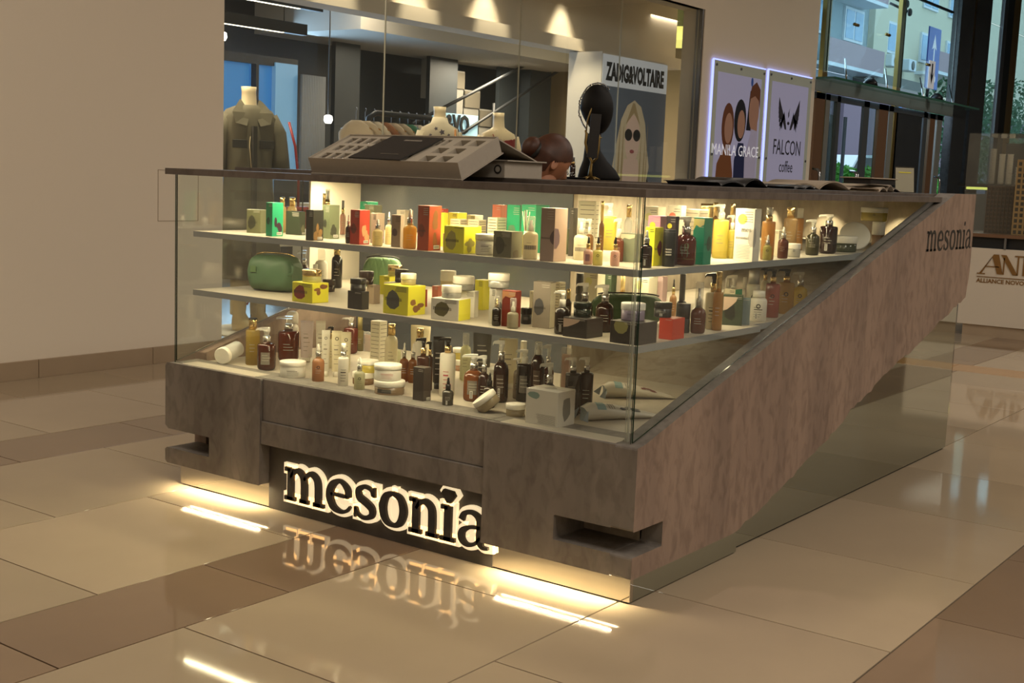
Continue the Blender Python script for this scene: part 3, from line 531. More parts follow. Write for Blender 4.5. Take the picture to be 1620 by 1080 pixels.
 ('pump',-1.946,0.502,0.8000,0.045,0.045,0.147,2,dict(b='brownbottle',k='silver',h='clearcap',f=0.55),'brown pump bottle behind the green zipped pouch, middle shelf'),
 ('cap',-1.912,0.569,0.8000,0.053,0.053,0.153,2,dict(b='white',k='clearcap',f=0.7),'white bottle with clear cap behind the small gold-lidded jar, middle shelf'),
 ('cap',-1.738,0.360,0.8000,0.031,0.031,0.109,2,dict(b='cream',k='white',f=0.7),'small white-capped bottle just behind the gold-lidded jar on the middle shelf'),
 ('cap',-1.796,0.543,0.8000,0.045,0.045,0.164,2,dict(b='blackglass',k='gold',f=0.83),'dark slim bottle with gold cap to the left of the quilted pouch'),
 ('jar',-1.702,0.402,0.8000,0.051,0.051,0.049,2,dict(b='browndark',k='browncap',f=0.55),'low brown jar between the left yellow carton and the dark slim bottle'),
 ('box',-1.468,0.067,0.8000,0.105,0.084,0.073,2,dict(c='yellow',rk='redrock',side='leafy',sp=0.66,txt=1,dp=1),'yellow carton with a red rock print under the gold-lidded jar, middle shelf'),
 ('jar',-1.469,0.074,0.8727,0.073,0.073,0.047,2,dict(b='paleyellow',k='gold',f=0.5),'gold-lidded cream jar standing on the left yellow carton, middle shelf'),
 ('box',-1.204,0.044,0.8000,0.070,0.037,0.064,2,dict(c='black2',sp=0.72),'black carton with a black jar on top, left half of the middle shelf'),
 ('jar',-1.209,0.047,0.8639,0.057,0.057,0.045,2,dict(b='black',k='black',f=0.55),'black jar standing on the black carton at the left of the middle shelf'),
 ('box',-1.294,0.221,0.8000,0.037,0.034,0.071,2,dict(c='taupe',sp=0.6),'taupe carton carrying a dark brown jar, in front of the quilted pouch'),
 ('jar',-1.320,0.210,0.8709,0.054,0.054,0.048,2,dict(b='browndark',k='browncap',f=0.5),'dark brown jar on the taupe carton in front of the quilted pouch'),
 ('box',-1.503,0.550,0.8000,0.054,0.074,0.074,2,dict(c='yellow',sp=0.5,txt=1),'yellow carton carrying a gold-lidded jar at the back of the middle shelf'),
 ('jar',-1.493,0.565,0.8736,0.059,0.059,0.044,2,dict(b='paleyellow',k='gold',f=0.45),'gold-lidded pale jar on the back yellow carton, middle shelf'),
 ('box',-1.314,0.360,0.8000,0.048,0.066,0.072,2,dict(c='cream',sp=0.5),'low cream carton carrying a dark brown jar behind the big yellow carton'),
 ('jar',-1.296,0.381,0.8723,0.053,0.053,0.049,2,dict(b='browndark',k='browncap',f=0.5),'dark brown jar on the cream carton behind the big yellow carton'),
 ('box',-1.010,0.071,0.8000,0.115,0.092,0.101,2,dict(c='yellow',rk='slate',side='leafy',sp=0.72,txt=1,dp=1,cubic=1),'big yellow cube carton with a slate rock print on the middle shelf'),
 ('jar',-1.003,0.082,0.9013,0.055,0.055,0.040,2,dict(b='beigeglass',k='white',f=0.5),'white-lidded jar standing on the big yellow cube carton'),
 ('box',-1.111,0.300,0.8000,0.013,0.018,0.064,2,dict(c='red',sp=0.5),'thin red carton peeking out right of the big yellow cube carton'),
 ('box',-1.169,0.450,0.8000,0.030,0.041,0.066,2,dict(c='salmon',sp=0.5,txt=1),'salmon carton with a white-lidded jar above it, centre of the middle shelf'),
 ('jar',-1.145,0.477,0.8656,0.060,0.060,0.059,2,dict(b='creamclear',k='white',f=0.35),'tall white-lidded jar at the back, resting on the salmon carton'),
 ('box',-0.815,0.190,0.8000,0.058,0.032,0.092,2,dict(c='white',rk='khakiG',sp=0.8,txt=1,yaw=12),'white carton behind and right of the front white-lidded jar'),
 ('jar',-0.836,0.183,0.8923,0.075,0.075,0.049,2,dict(b='silverclear',k='white',f=0.45,txt=1),'wide white-lidded jar on the rear white carton, middle shelf'),
 ('box',-0.804,0.076,0.8000,0.107,0.085,0.073,2,dict(c='white',rk='khakiD',side='yellow',sp=0.84,txt=1,yaw=10,dp=1),'white carton with olive rock print and name lettering at the front of the middle shelf'),
 ('jar',-0.807,0.081,0.8730,0.069,0.069,0.043,2,dict(b='silverclear',k='white',f=0.45,txt=1),'clear jar with white lid standing on the front white carton, middle shelf'),
 ('box',-0.931,0.420,0.8000,0.038,0.052,0.110,2,dict(c='yellow',sp=0.5,txt=1),'yellow carton behind the white jar left of the dark rock carton'),
 ('box',-0.646,0.121,0.8000,0.027,0.043,0.119,2,dict(c='whiteG',rk='slateL',sp=0.35,txt=1,rkside=1),'grey-white carton with slate print carrying a white-lidded jar'),
 ('jar',-0.644,0.130,0.9190,0.072,0.072,0.049,2,dict(b='silverclear',k='white',f=0.5),'white-lidded jar standing on the grey-white slate print carton'),
 ('capc',-0.596,0.060,0.8000,0.031,0.031,0.099,2,dict(b='blackglass',k='clearcap',k2='gold',f=0.62),'small black serum bottle with gold pump left of the deep red carton'),
 ('box',-0.554,0.083,0.8000,0.056,0.030,0.120,2,dict(c='redbrown',rk=None,side='redbrown2',sp=0.72,top='apricot'),'deep red carton behind the small clear-capped serum bottle'),
 ('capc',-0.522,0.050,0.8000,0.038,0.038,0.099,2,dict(b='greyfrost',k='clearcap',f=0.55),'small grey serum bottle with clear cap in front of the deep red carton'),
 ('jar',-0.568,0.190,0.8000,0.038,0.038,0.054,2,dict(b='black',k='black',f=0.6),'low black jar between the deep red carton and the tall grey-brown carton'),
 ('box',-0.469,0.149,0.8000,0.064,0.038,0.153,2,dict(c='greybrown',rk='slateD',side='cream',sp=0.76,yaw=8),'tall grey-brown carton with a slate rock print, centre of the middle shelf'),
 ('box',-0.632,0.480,0.8000,0.024,0.038,0.123,2,dict(c='cream',sp=0.4,txt=2),'white text carton behind the tall grey-brown carton, middle shelf'),
 ('box',-0.707,0.420,0.8000,0.014,0.019,0.088,2,dict(c='cream',sp=0.5),'narrow white carton just left of the tall grey-brown carton'),
 ('pump',-0.339,0.065,0.8000,0.048,0.048,0.139,2,dict(b='amberblack',k='whitecollar',h='white',f=0.62,s='round',bar=1),'dark amber pump bottle left of the charcoal carton with a jar on top'),
 ('cap',-0.606,0.500,0.8000,0.025,0.025,0.099,2,dict(b='amberD',k='gold',f=0.6),'small amber bottle with gold neck behind the dark amber pump bottle'),
 ('pump',-0.406,0.300,0.8000,0.053,0.053,0.147,2,dict(b='browndark',k='silver',h='white',f=0.6,s='round'),'brown pump bottle behind the green-black jar, left of its taller twin'),
 ('pump',-0.285,0.233,0.8000,0.060,0.060,0.154,2,dict(b='browndark',k='silver',h='white',f=0.62,s='round'),'brown pump bottle to the right of the green-black jar, before the green pouch'),
 ('box',-0.263,0.073,0.8000,0.089,0.096,0.061,2,dict(c='charcoal',side='charcoal2',sp=0.56,dp=1,blush=1),'charcoal carton with a blush corner under the green-black jar'),
 ('jar',-0.270,0.076,0.8614,0.058,0.058,0.046,2,dict(b='greenblack',k='greenblack',f=0.6),'green-black jar standing on the charcoal carton with a blush corner'),
 ('box',-0.082,0.080,0.8000,0.102,0.110,0.068,2,dict(c='charcoal',side='charcoal2',sp=0.56,dp=1,dot='olivedot'),'charcoal carton with a pale olive spot at the shelf corner'),
 ('jar',-0.089,0.083,0.8685,0.076,0.076,0.053,2,dict(b='lilacclear',k='clearlid',f=0.6,txt=1),'clear lilac jar standing on the charcoal carton at the shelf corner'),
 ('box',-0.052,0.266,0.8000,0.049,0.078,0.067,2,dict(c='red2',side='red2',sp=0.45,dp=1,txt=0),'low red carton under a black jar, right of the shelf corner'),
 ('jar',-0.080,0.253,0.8672,0.058,0.058,0.047,2,dict(b='black',k='black',f=0.6,bar=1),'black jar standing on the low red carton right of the shelf corner'),
 ('cap',-0.104,0.438,0.8000,0.044,0.044,0.097,2,dict(b='blackmatte',k='blackmatte',f=0.5,s='cyl'),'matte black canister left of the round amber bottle, middle shelf'),
 ('capc',-0.066,0.468,0.8000,0.050,0.050,0.170,2,dict(b='amberM',k='clearcap',k2='silver',f=0.5,s='round'),'round amber bottle with silver neck and clear cap on the middle shelf'),
 ('cap',-0.202,0.600,0.8000,0.035,0.035,0.181,2,dict(b='blackmatte',k='greycap',f=0.5),'charcoal tube with a grey cap behind the matte black canister'),
 ('pump',-0.094,0.625,0.8000,0.054,0.054,0.191,2,dict(b='creamB',k='gold',h='black',f=0.66,s='cyl',txt=1),'cream pump bottle with gold collar and black pump on the middle shelf'),
 ('cap',-0.062,0.598,0.8000,0.034,0.034,0.199,2,dict(b='orangeliq',k='gold',f=0.66,s='cyl'),'slim orange bottle behind the cream pump bottle with black head'),
 ('box',-0.102,0.795,0.8000,0.069,0.048,0.107,2,dict(c='greenB',rk='greenK2',sp=0.85,yaw=25,blush=1),'dark green carton with a rock print left of the grey-blue carton'),
 ('box',-0.082,0.842,0.8000,0.045,0.031,0.095,2,dict(c='greyblue',sp=0.85,yaw=25,txt=0,logo=1,bar=1),'grey-blue carton between the dark green carton and the white supplement bottle'),
 ('cap',-0.153,1.060,0.8000,0.050,0.050,0.180,2,dict(b='whitetall',k='silvercap',f=0.72,s='cyl',logo=1),'tall white bottle with silver cap behind the grey-blue carton'),
 ('box',-0.194,0.980,0.8000,0.042,0.058,0.112,2,dict(c='cream',side='green',sp=0.5),'cream and green carton behind the dark green rock carton, middle shelf'),
 ('pump',-0.261,1.120,0.8000,0.053,0.053,0.151,2,dict(b='white',k='white',h='white',f=0.5,s='round'),'white pump bottle above the cream and green carton, middle shelf'),
 ('cap',-0.237,1.160,0.8000,0.024,0.024,0.143,2,dict(b='white',k='white',f=0.7),'small white bottle just left of the tall silver-capped white bottle'),
 ('cap',-0.329,1.200,0.8000,0.032,0.032,0.130,2,dict(b='cream',k='white',f=0.7),'small cream bottle with white cap left of the white pump bottle'),
 ('suppl',-0.095,0.988,0.8000,0.062,0.062,0.112,2,dict(b='white',k='white',f=0.8,logo=1,txt=1,bar=1),'squat white supplement bottle next to the grey-blue carton'),
 ('pump',-0.120,1.160,0.8000,0.053,0.053,0.184,2,dict(b='rose',k='gold',h='black',f=0.7,s='cyl',logo=1),'rose pump bottle with gold collar and black head, right part of the middle shelf'),
 ('pump',-0.232,1.330,0.8000,0.035,0.035,0.172,2,dict(b='cream',k='gold',h='black',f=0.72),'cream pump bottle with black head behind the rose pump bottle'),
 ('pump',-0.145,1.340,0.8000,0.062,0.062,0.175,2,dict(b='amberyellow',k='gold',h='black',f=0.7,s='cyl',logo=1),'amber-yellow pump bottle with black head, right part of the middle shelf'),
 ('pump',-0.156,1.500,0.8000,0.058,0.058,0.156,2,dict(b='yellowliq2',k='silver',h='clearwhite',f=0.62,s='round',logo=1),'round yellow bottle with clear pump nearest the sloping ledge, middle shelf'),
 ('box',-0.576,0.620,0.8000,0.060,0.051,0.156,2,dict(c='creamW',sp=0.62,dot='paleyellowdot'),'tall white carton with a pale yellow spot at the back left of the green pouch'),
 ('cap',-0.639,0.620,0.8000,0.028,0.028,0.148,2,dict(b='blackmatte',k='blackmatte',f=0.5,txt=1),'dark striped tube at the back left of the tall white carton with pale yellow spot'),
 ('box',-0.604,0.780,0.8000,0.028,0.039,0.142,2,dict(c='greenB',sp=0.5),'dark green carton at the back behind the quilted green pouch'),
 ('cap',-0.515,0.720,0.8000,0.030,0.030,0.145,2,dict(b='amberL',k='cleargold',f=0.6),'amber bottle with pale cap at the back behind the glass corner edge'),
 ('box',-0.454,0.780,0.8000,0.065,0.065,0.142,2,dict(c='creamW',side='khakiG',sp=0.58,dot='paleyellowdot'),'white carton with a khaki side behind the green pouch, right of the glass corner'),
 ('box',-0.427,0.860,0.8000,0.022,0.036,0.143,2,dict(c='pinkpale',sp=0.4),'pale pink carton at the back of the middle shelf behind the green pouch'),
 ('drop',-0.302,0.720,0.8000,0.025,0.025,0.150,2,dict(b='amberL',k='gold',h='black'),'small amber dropper behind the green pouch, left of the charcoal tube'),
 ('cap',-1.901,0.180,0.5000,0.056,0.056,0.188,3,dict(b='yellowoil',k='gold',k2='black',f=0.76,s='cyl'),'slender yellow oil bottle with gold neck, left end of the bottom display'),
 ('pump',-1.768,0.131,0.5000,0.072,0.072,0.167,3,dict(b='brownred2',k='silver',h='clearcap',f=0.63,s='sq',lab='greylab'),'reddish brown pump bottle with clear head near the left end of the bottom display'),
 ('pump',-1.882,0.357,0.5000,0.085,0.085,0.185,3,dict(b='brownred',k='silver',h='clearcap',f=0.68,s='sq'),'large reddish brown pump bottle behind the wide white jar, bottom display'),
 ('dome',-2.009,0.500,0.5000,0.054,0.054,0.185,3,dict(b='white',k='white',f=0.72),'white domed bottle just behind the large reddish brown pump bottle'),
 ('jar',-1.578,0.090,0.5000,0.100,0.100,0.062,3,dict(b='white',k='white',f=0.72,txt=1),'wide white hair mask jar near the left end of the bottom display'),
 ('tube',-1.812,0.392,0.5000,0.054,0.054,0.171,3,dict(b='lilactube',k='clearcap'),'lilac-white tube in clear wrap right of the large reddish brown pump bottle'),
 ('tube',-1.759,0.418,0.5000,0.039,0.039,0.175,3,dict(b='white',k='white'),'white tube with rounded end behind the orange dropper bottle'),
 ('tube',-1.510,0.196,0.5000,0.032,0.032,0.179,3,dict(b='whitetube',k='white',logo=1,txt=1),'white tube with round emblem, left of the three standing in a row'),
 ('tube',-1.477,0.222,0.5000,0.041,0.041,0.178,3,dict(b='creamtube',k='white',logo=1,txt=1),'cream tube with round emblem, middle of the three standing in a row'),
 ('tube',-1.441,0.235,0.5000,0.039,0.039,0.176,3,dict(b='creamtube',k='white',logo=1,txt=1),'cream tube with round emblem, right of the three standing in a row'),
 ('pump',-1.637,0.360,0.5000,0.030,0.030,0.168,3,dict(b='creamB',k='gold',h='black',f=0.7),'small pump bottle with black head behind the row of three tubes'),
 ('drop',-1.441,0.088,0.5000,0.045,0.045,0.142,3,dict(b='orangeserum',k='silver',h='white',f=0.63,logo=1),'orange dropper bottle right of the wide white hair mask jar'),
 ('spray',-1.311,0.087,0.5000,0.039,0.039,0.159,3,dict(b='white',k='silver',h='white',f=0.68,txt=1,s='cyl'),'white hair spray bottle with silver collar at the front of the bottom display'),
 ('pump',-1.873,0.717,0.5000,0.063,0.063,0.156,3,dict(b='brownred',k='silver',h='clearcap',f=0.72,s='sq'),'reddish brown bottle at the back by the end of the pale side panel'),
 ('cap',-1.897,0.800,0.5000,0.036,0.036,0.154,3,dict(b='khakiglass',k='khakiglass',f=0.6,s='cyl'),'dull khaki bottle just right of the reddish brown bottle at the back'),
 ('drop',-1.217,0.074,0.5000,0.039,0.039,0.120,3,dict(b='clearglass',k='silver',h='white',f=0.58,logo=1),'clear dropper bottle with green emblem in front of the yellow jar'),
 ('clearbox',-1.856,0.814,0.5000,0.044,0.044,0.087,3,dict(c='clear'),'small clear plastic case left of the white spray bottle with gold collar'),
 ('spray',-1.627,0.615,0.5000,0.050,0.050,0.150,3,dict(b='white',k='gold',h='clearcap2',f=0.7,logo=1,txt=1),'white spray bottle with gold collar behind the stacked white jars'),
 ('box',-1.532,0.520,0.5000,0.050,0.045,0.190,3,dict(c='creamW',sp=0.6,txt=2),'glowing white text carton behind the white spray bottle with gold collar'),
 ('cap',-1.374,0.420,0.5000,0.050,0.050,0.201,3,dict(b='milkglass',k='gold',f=0.78),'frosted bottle with gold cap behind the clear pump bottle'),
 ('pump',-1.541,0.623,0.5000,0.062,0.062,0.111,3,dict(b='clearglass',k='clearcap',h='silvercap',f=0.6),'clear pump bottle with silver head behind the stacked white jars'),
 ('jar',-1.296,0.179,0.5000,0.082,0.082,0.046,3,dict(b='brownmilk',k='white',f=0.55),'lower brown jar of the stack behind the clear dropper bottle'),
 ('jar',-1.287,0.193,0.5456,0.080,0.080,0.045,3,dict(b='yellowlab',k='white',f=0.65),'yellow-banded jar stacked on the brown jar behind the clear dropper bottle'),
 ('jar',-1.092,0.098,0.5000,0.112,0.112,0.050,3,dict(b='taupejar',k='white',f=0.6,lab='stripes'),'wide taupe jar at the bottom of the front jar stack'),
 ('jar',-1.103,0.099,0.5495,0.100,0.100,0.058,3,dict(b='white',k='white',f=0.7,txt=1,redtxt=1),'white jar with red print on top of the front jar stack'),
 ('drop',-1.236,0.340,0.5000,0.034,0.034,0.148,3,dict(b='amberO',k='silver',h='white',f=0.6),'left of the two amber dropper bottles right of the jar stack'),
 ('drop',-1.196,0.345,0.5000,0.036,0.036,0.150,3,dict(b='amberO',k='silver',h='white',f=0.6),'right of the two amber dropper bottles right of the jar stack'),
 ('tube',-1.395,0.620,0.5000,0.082,0.082,0.179,3,dict(b='creamtube2',k='white'),'large cream tube at the back behind the brown bottle with gold collar'),
 ('cap',-1.228,0.420,0.5000,0.046,0.046,0.199,3,dict(b='white',k='gold',f=0.78),'white bottle with gold cap in front of the large cream tube'),
 ('pump',-1.015,0.190,0.5000,0.048,0.048,0.204,3,dict(b='brownbottle',k='gold',h='black',f=0.68,s='cyl'),'brown bottle with gold collar and black pump behind the dark narrow carton'),
 ('pump',-1.043,0.260,0.5000,0.023,0.023,0.181,3,dict(b='brownbottle',k='gold',h='black',f=0.7,s='cyl'),'second brown bottle with gold collar, partly behind the first'),
 ('tube',-1.047,0.314,0.5000,0.044,0.044,0.195,3,dict(b='blacktube',k='black',txtw=1),'black charcoal tube leaning beside the tall white gold-collared bottle'),
 ('pump',-0.928,0.222,0.5000,0.057,0.057,0.211,3,dict(b='white',k='gold',h='black',f=0.74,s='cyl',txt=1,redtxt=1),'tall white bottle with gold collar and black pump, centre-left of the bottom display'),
 ('box',-0.926,0.081,0.5000,0.049,0.041,0.120,3,dict(c='umberK',rk=None,sp=0.62,bar=1),'dark narrow carton standing at the front edge of the bottom display'),
 ('drop',-0.804,0.076,0.5000,0.039,0.039,0.098,3,dict(b='oliveblack',k='black',h='black',f=0.56,bar=1),'small dark dropper bottle at the front edge left of the orange pump bottle'),
 ('jar',-1.267,0.719,0.5000,0.056,0.056,0.045,3,dict(b='pinkclay',k='white',f=0.5),'lower clay-coloured jar of the small stack behind the tall white bottle'),
 ('jar',-1.275,0.721,0.5450,0.049,0.049,0.046,3,dict(b='yellowlab',k='white',f=0.6),'yellow-white jar on top of the small stack behind the tall white bottle'),
 ('cap',-1.105,0.550,0.5000,0.042,0.042,0.182,3,dict(b='clearglass',k='clearcap',f=0.75),'clear bottle at the back left of the dark patterned tube'),
 ('tube',-1.033,0.560,0.5000,0.073,0.073,0.208,3,dict(b='greytube',k='black'),'wide dark patterned tube at the back of the bottom display'),
 ('pump',-0.807,0.221,0.5000,0.071,0.071,0.165,3,dict(b='orangebrown',k='silver',h='clearwhite',f=0.66,s='round',lab='greylab',bar=1),'orange-brown pump bottle with a grey label at the front of the bottom display'),
 ('pump',-0.745,0.200,0.5000,0.042,0.042,0.170,3,dict(b='browndark',k='silver',h='clearwhite',f=0.64,s='round'),'brown bottle with silver collar just behind the orange-brown pump bottle'),
 ('pump',-0.724,0.270,0.5000,0.054,0.054,0.220,3,dict(b='browndark',k='silver',h='clearwhite',f=0.66,s='round',lab='browndark2',bar=1),'tall brown pump bottle behind the black and white carton'),
 ('tube',-0.879,0.520,0.5000,0.071,0.071,0.189,3,dict(b='creamtube2',k='white'),'tall cream tube at the back right of the tall brown pump bottle'),
 ('cap',-0.880,0.620,0.5000,0.041,0.041,0.171,3,dict(b='creamtube2',k='white',f=0.6),'cream ridged bottle at the back left of the brown flask bottle'),
 ('box',-0.851,0.401,0.5000,0.053,0.057,0.092,3,dict(c='white',rk=None,side='black2',sp=0.56,txt=1,yaw=0),'white carton with a black side behind the slim dark dropper bottle'),
 ('drop',-0.687,0.157,0.5000,0.041,0.041,0.120,3,dict(b='browngrey',k='black',h='black',f=0.62,bar=0),'slim dark brown dropper bottle in front of the white and black carton'),
 ('pump',-0.681,0.352,0.5000,0.056,0.056,0.184,3,dict(b='blackglass',k='whitecollar',h='clearwhite',f=0.74,s='cyl',lab='ovalgrey'),'tall black pump bottle with white head left of the small white carton'),
 ('pump',-0.723,0.374,0.5000,0.036,0.036,0.147,3,dict(b='browngrey2',k='white',h='white',f=0.72),'grey-brown bottle half hidden by the tall black pump bottle'),
 ('capc',-0.615,0.338,0.5000,0.049,0.049,0.220,3,dict(b='browndark',k='clearcap',f=0.8,s='round',lab='browndark2'),'brown flask bottle with clear cap at the back of the bottom display'),
 ('pump',-0.694,0.520,0.5000,0.042,0.042,0.186,3,dict(b='brownred2',k='silver',h='clearwhite',f=0.55),'brown bottle with pinkish pump at the back, right of the brown flask bottle'),
 ('box',-0.701,0.452,0.5000,0.049,0.053,0.082,3,dict(c='white',rk='khakiG',side='black2',sp=0.56,txt=1),'small white carton with black side above the white cube carton'),
 ('pump',-0.453,0.180,0.5000,0.061,0.061,0.181,3,dict(b='blackglass',k='silver',h='clearwhite',f=0.6,s='ball',bar=0,lab='tag'),'squat black round pump bottle behind the white cube carton'),
 ('clearbox',-0.669,0.600,0.5000,0.035,0.035,0.172,3,dict(c='clear'),'clear case with pink insert behind the pair of black pump bottles'),
 ('pump',-0.416,0.263,0.5000,0.051,0.051,0.196,3,dict(b='blackglass',k='silver',h='white',f=0.74,s='cyl',lab='ovalgrey'),'left of the two tall black pump bottles beside the foil sachets'),
 ('pump',-0.395,0.315,0.5000,0.047,0.047,0.194,3,dict(b='amberblack2',k='silver',h='white',f=0.74,s='cyl'),'right of the two tall black pump bottles beside the foil sachets'),
 ('jar',-0.531,0.098,0.5000,0.065,0.065,0.043,3,dict(b='taupejar2',k='white',f=0.6),'low jar with white lid left of the white cube carton'),
 ('box',-0.376,0.075,0.5000,0.125,0.100,0.117,3,dict(c='whitebright',rk=None,side='whiteside',sp=0.64,dp=1,cubic=1,txt=4),'white cube carton with a grey-green stone print at the front corner')]
# ------------------------------------------------------------ products
def blob(cx, cz, rx, rz, seed):
    R = random.Random(seed); n = 9; out = []
    for k in range(n):
        a = 2*math.pi*k/n+.2; q = 1+R.uniform(-.14,.14); out.append((cx+rx*q*math.cos(a), cz+rz*q*math.sin(a)))
    return out
def clip_x(poly, lo, hi): return [(min(max(a,lo),hi), b) for a, b in poly]
CN = dict(box='carton', drop='dropper_bottle', pump='pump_bottle', spray='spray_bottle', cap='bottle', capc='bottle', jar='jar', tube='tube', dome='bottle', suppl='bottle', blk='cylinder_pack', clearbox='clear_case', reeds='reed_diffuser')
CC = dict(box='box', drop='bottle', pump='bottle', spray='bottle', cap='bottle', capc='bottle', jar='jar', tube='tube', dome='bottle', suppl='bottle', blk='box', clearbox='box', reeds='diffuser')
TN = {1:'products on the upper shelf', 2:'products on the middle shelf', 3:'products on the bottom display'}
def body_profile(R, H, s):
    if s == 'cyl': return [(R*.9,0),(R,.004),(R,H*.94),(R*.93,H*.985),(R*.55,H)]
    if s == 'sq': return [(R*.72,0),(R*.93,H*.05),(R,H*.13),(R,H*.93),(R*.9,H*.985),(R*.5,H)]
    if s == 'ball': return [(R*.75,0),(R*.95,H*.1),(R,H*.4),(R*.93,H*.72),(R*.7,H*.92),(R*.4,H)]
    if s == 'round': return [(R*.8,0),(R*.96,H*.04),(R,H*.12),(R,H*.76),(R*.88,H*.9),(R*.6,H*.97),(R*.42,H)]
    return [(R*.88,0),(R,.004),(R,H*.84),(R*.86,H*.93),(R*.5,H*.985),(R*.4,H)]
def product(kind, x, y, z, w, d, h, t, o, label):
    yaw = math.radians(o.get('yaw',0)) if kind == 'box' else 0
    root = thing(CN[kind], (x,y,z), label, CC[kind], TN[t], yaw)
    ca = math.atan2(-3.25-y, 1.879-x); R = w/2; sd = hash_(label)
    rnd = random.Random(sd)
    if kind == 'box':
        X, Yd = w/2, d/2; c = 'c_'+o['c']; mats = [c, 'c_'+o.get('side', o['c']), 'c_'+o.get('top', o['c'])]
        b = MB().bev(-X,X,-Yd,Yd,0,h,.0008,0)
        b.build('carton_body', mats, root)
        e = .0003
        F = lambda a, q, k=1: (a, -Yd-e*k, q); G = lambda a, q, k=1: (X+e*k, a, q)
        MB().add([(-X*.93,-Yd*.1,h+e),(X*.93,-Yd*.1,h+e),(X*.93,-Yd*.04,h+e),(-X*.93,-Yd*.04,h+e)],[(0,1,2,3)]).build('flap_seam','ink_soft',root)
        if 'side' in o:
            sb = MB(); nm = 'c_'+o['side']
            if o['side'] in ('charcoal2','redbrown2','red2','mauveL','whiteside','cream','black2','green','yellow'):
                k = .97; sb.add([G(-Yd*k,h*.015),G(Yd*k,h*.015),G(Yd*k,h*.985),G(-Yd*k,h*.985)],[(0,1,2,3)])
            else:
                for j in range(4):
                    pl = blob(rnd.uniform(-.5,.5)*Yd, h*rnd.uniform(.12,.45 if o['side'] != 'leafy' else .85), Yd*rnd.uniform(.25,.5), h*rnd.uniform(.07,.17), sd+j)
                    pl = [(min(max(a,-Yd*.95),Yd*.95), min(max(q,.02*h),h*.97)) for a,q in pl]; sb.add([G(a,q,1+j*.3) for a,q in pl],[tuple(range(9))])
            sb.build('side_print', nm, root)
        if o.get('top'):
            pl = [(-X*.96,h*.97),(X*.96,h*.97),(X*.9,h*.86),(X*.2,h*.80),(-X*.5,h*.84),(-X*.96,h*.72)]
            MB().add([F(a,q,1.5) for a,q in pl][::-1],[tuple(range(6))]).build('corner_print','c_'+o['top'],root)
        if o.get('blush'):
            pl = [(-X*.96,h*.94),(X*.45,h*.94),(X*.3,h*.8),(-X*.1,h*.66),(-X*.6,h*.52),(-X*.96,h*.48)]
            MB().add([F(a,q,1.5) for a,q in pl][::-1],[tuple(range(6))]).build('corner_print','c_blush',root)
        if o.get('rk'):
            rk = MB(); Q, L_ = (G, Yd) if o.get('rkside') else (F, X)
            cx = -.25*L_ if not (o.get('wrap') or o.get('blobboth') or o.get('rkside')) else (.25*L_ if o.get('rkside') else L_*.95)
            pl = blob(cx, h*(.45 if h > w else .5), L_*.55, min(h*.36,L_*.85), sd)
            pl = [(min(max(a,-L_*.96),L_*.96),min(max(q,.05*h),h*.95)) for a,q in pl]; ff = [Q(a,q,1.2) for a,q in pl]
            rk.add(ff,[tuple(range(9))])
            if o.get('blobboth'):
                pl = blob(-Yd*.9,h*.45,Yd*.75,h*.2,sd+5); pl = [(min(max(a,-Yd*.96),Yd*.9),q) for a,q in pl]; rk.add([G(a,q,1.2) for a,q in pl],[tuple(range(9))])
            rk.build('stone_print','c_'+o['rk'],root)
            uu = L_*1.35/word_width('mesonia',1); wm = MB()
            if L_ > .02: word(wm,'mesonia',-L_*.85,h*(.42 if h > w else .46),uu,lambda a,q,dd: Q(a,q,2.2),0,flat=True,n=2); wm.build('name_print','ink',root)
        if o.get('dot'):
            pl = [(-X*.25+X*.5*math.cos(a*.628), h*.80+X*.5*math.sin(a*.628)) for a in range(10)]
            MB().add([F(a,min(q,h*.97),1.4) for a,q in pl],[tuple(range(10))]).build('spot_print','c_'+o['dot'],root)
        tx = MB(); tm = 'ink' if o['c'] in ('white','cream','creamW','yellow','whiteG','whitebright','taupe','taupeL') else 'ink_light'
        lines = {0:1,1:4,2:9,3:5,4:0,None:2}[o.get('txt')]
        for j in range(lines):
            zz = h*(.93-.045*j) if o.get('txt') != 2 else h*(.92-.085*j); a0 = X*(-.1 if o.get('txt') != 2 else -.85)+rnd.uniform(0,.15)*X; a1 = X*.85
            th = min(.0016,h*.014); tx.add([F(a0,zz,2.6),F(a1,zz,2.6),F(a1,zz+th,2.6),F(a0,zz+th,2.6)],[(0,1,2,3)])
            if o.get('txt') == 2: tx.add([G(-Yd*.8,zz,2.6),G(Yd*.8,zz,2.6),G(Yd*.8,zz+th,2.6),G(-Yd*.8,zz+th,2.6)],[(0,1,2,3)])
        if o.get('txt') == 3:
            word(tx,'mes',-X*.3,h*.56,X*.30,lambda a,q,dd: F(a,q,2.2),0,flat=True,n=3)
            for j in range(9): zz = h*(.30-.03*j); tx.add([F(-X*.7,zz),F(X*rnd.uniform(.5,.8),zz),F(X*.7,zz+.0008),F(-X*.7,zz+.0008)],[(0,1,2,3)])
        if o.get('txt') == 4:
            for j in range(11): zz = h*(.32-.025*j); tx.add([F(X*(-.25+rnd.uniform(-.25,.1)),zz),F(X*.88,zz),F(X*.88,zz+.0006),F(X*-.2,zz+.0006)],[(0,1,2,3)])
            MB().add([F(a,q,1.4) for a,q in blob(-X*.5,h*.83,X*.4,h*.10,3)],[tuple(range(9))]).build('corner_print',mat('c_seafoam','#7f9a92',.4),root)
            MB().add([G(a,q,1.6) for a,q in blob(0,h*.5,Yd*.5,h*.33,8)],[tuple(range(9))]).build('stone_print',mat('c_stone','#75726a',.4),root)
            pl = [(.35*X*math.cos(k*.785),.4*Yd*math.sin(k*.785)) for k in range(8)]; MB().add([(a,q,h+.0006) for a,q in pl],[tuple(range(8))]).build('top_print',mat('c_topstone','#a7a296',.4),root)
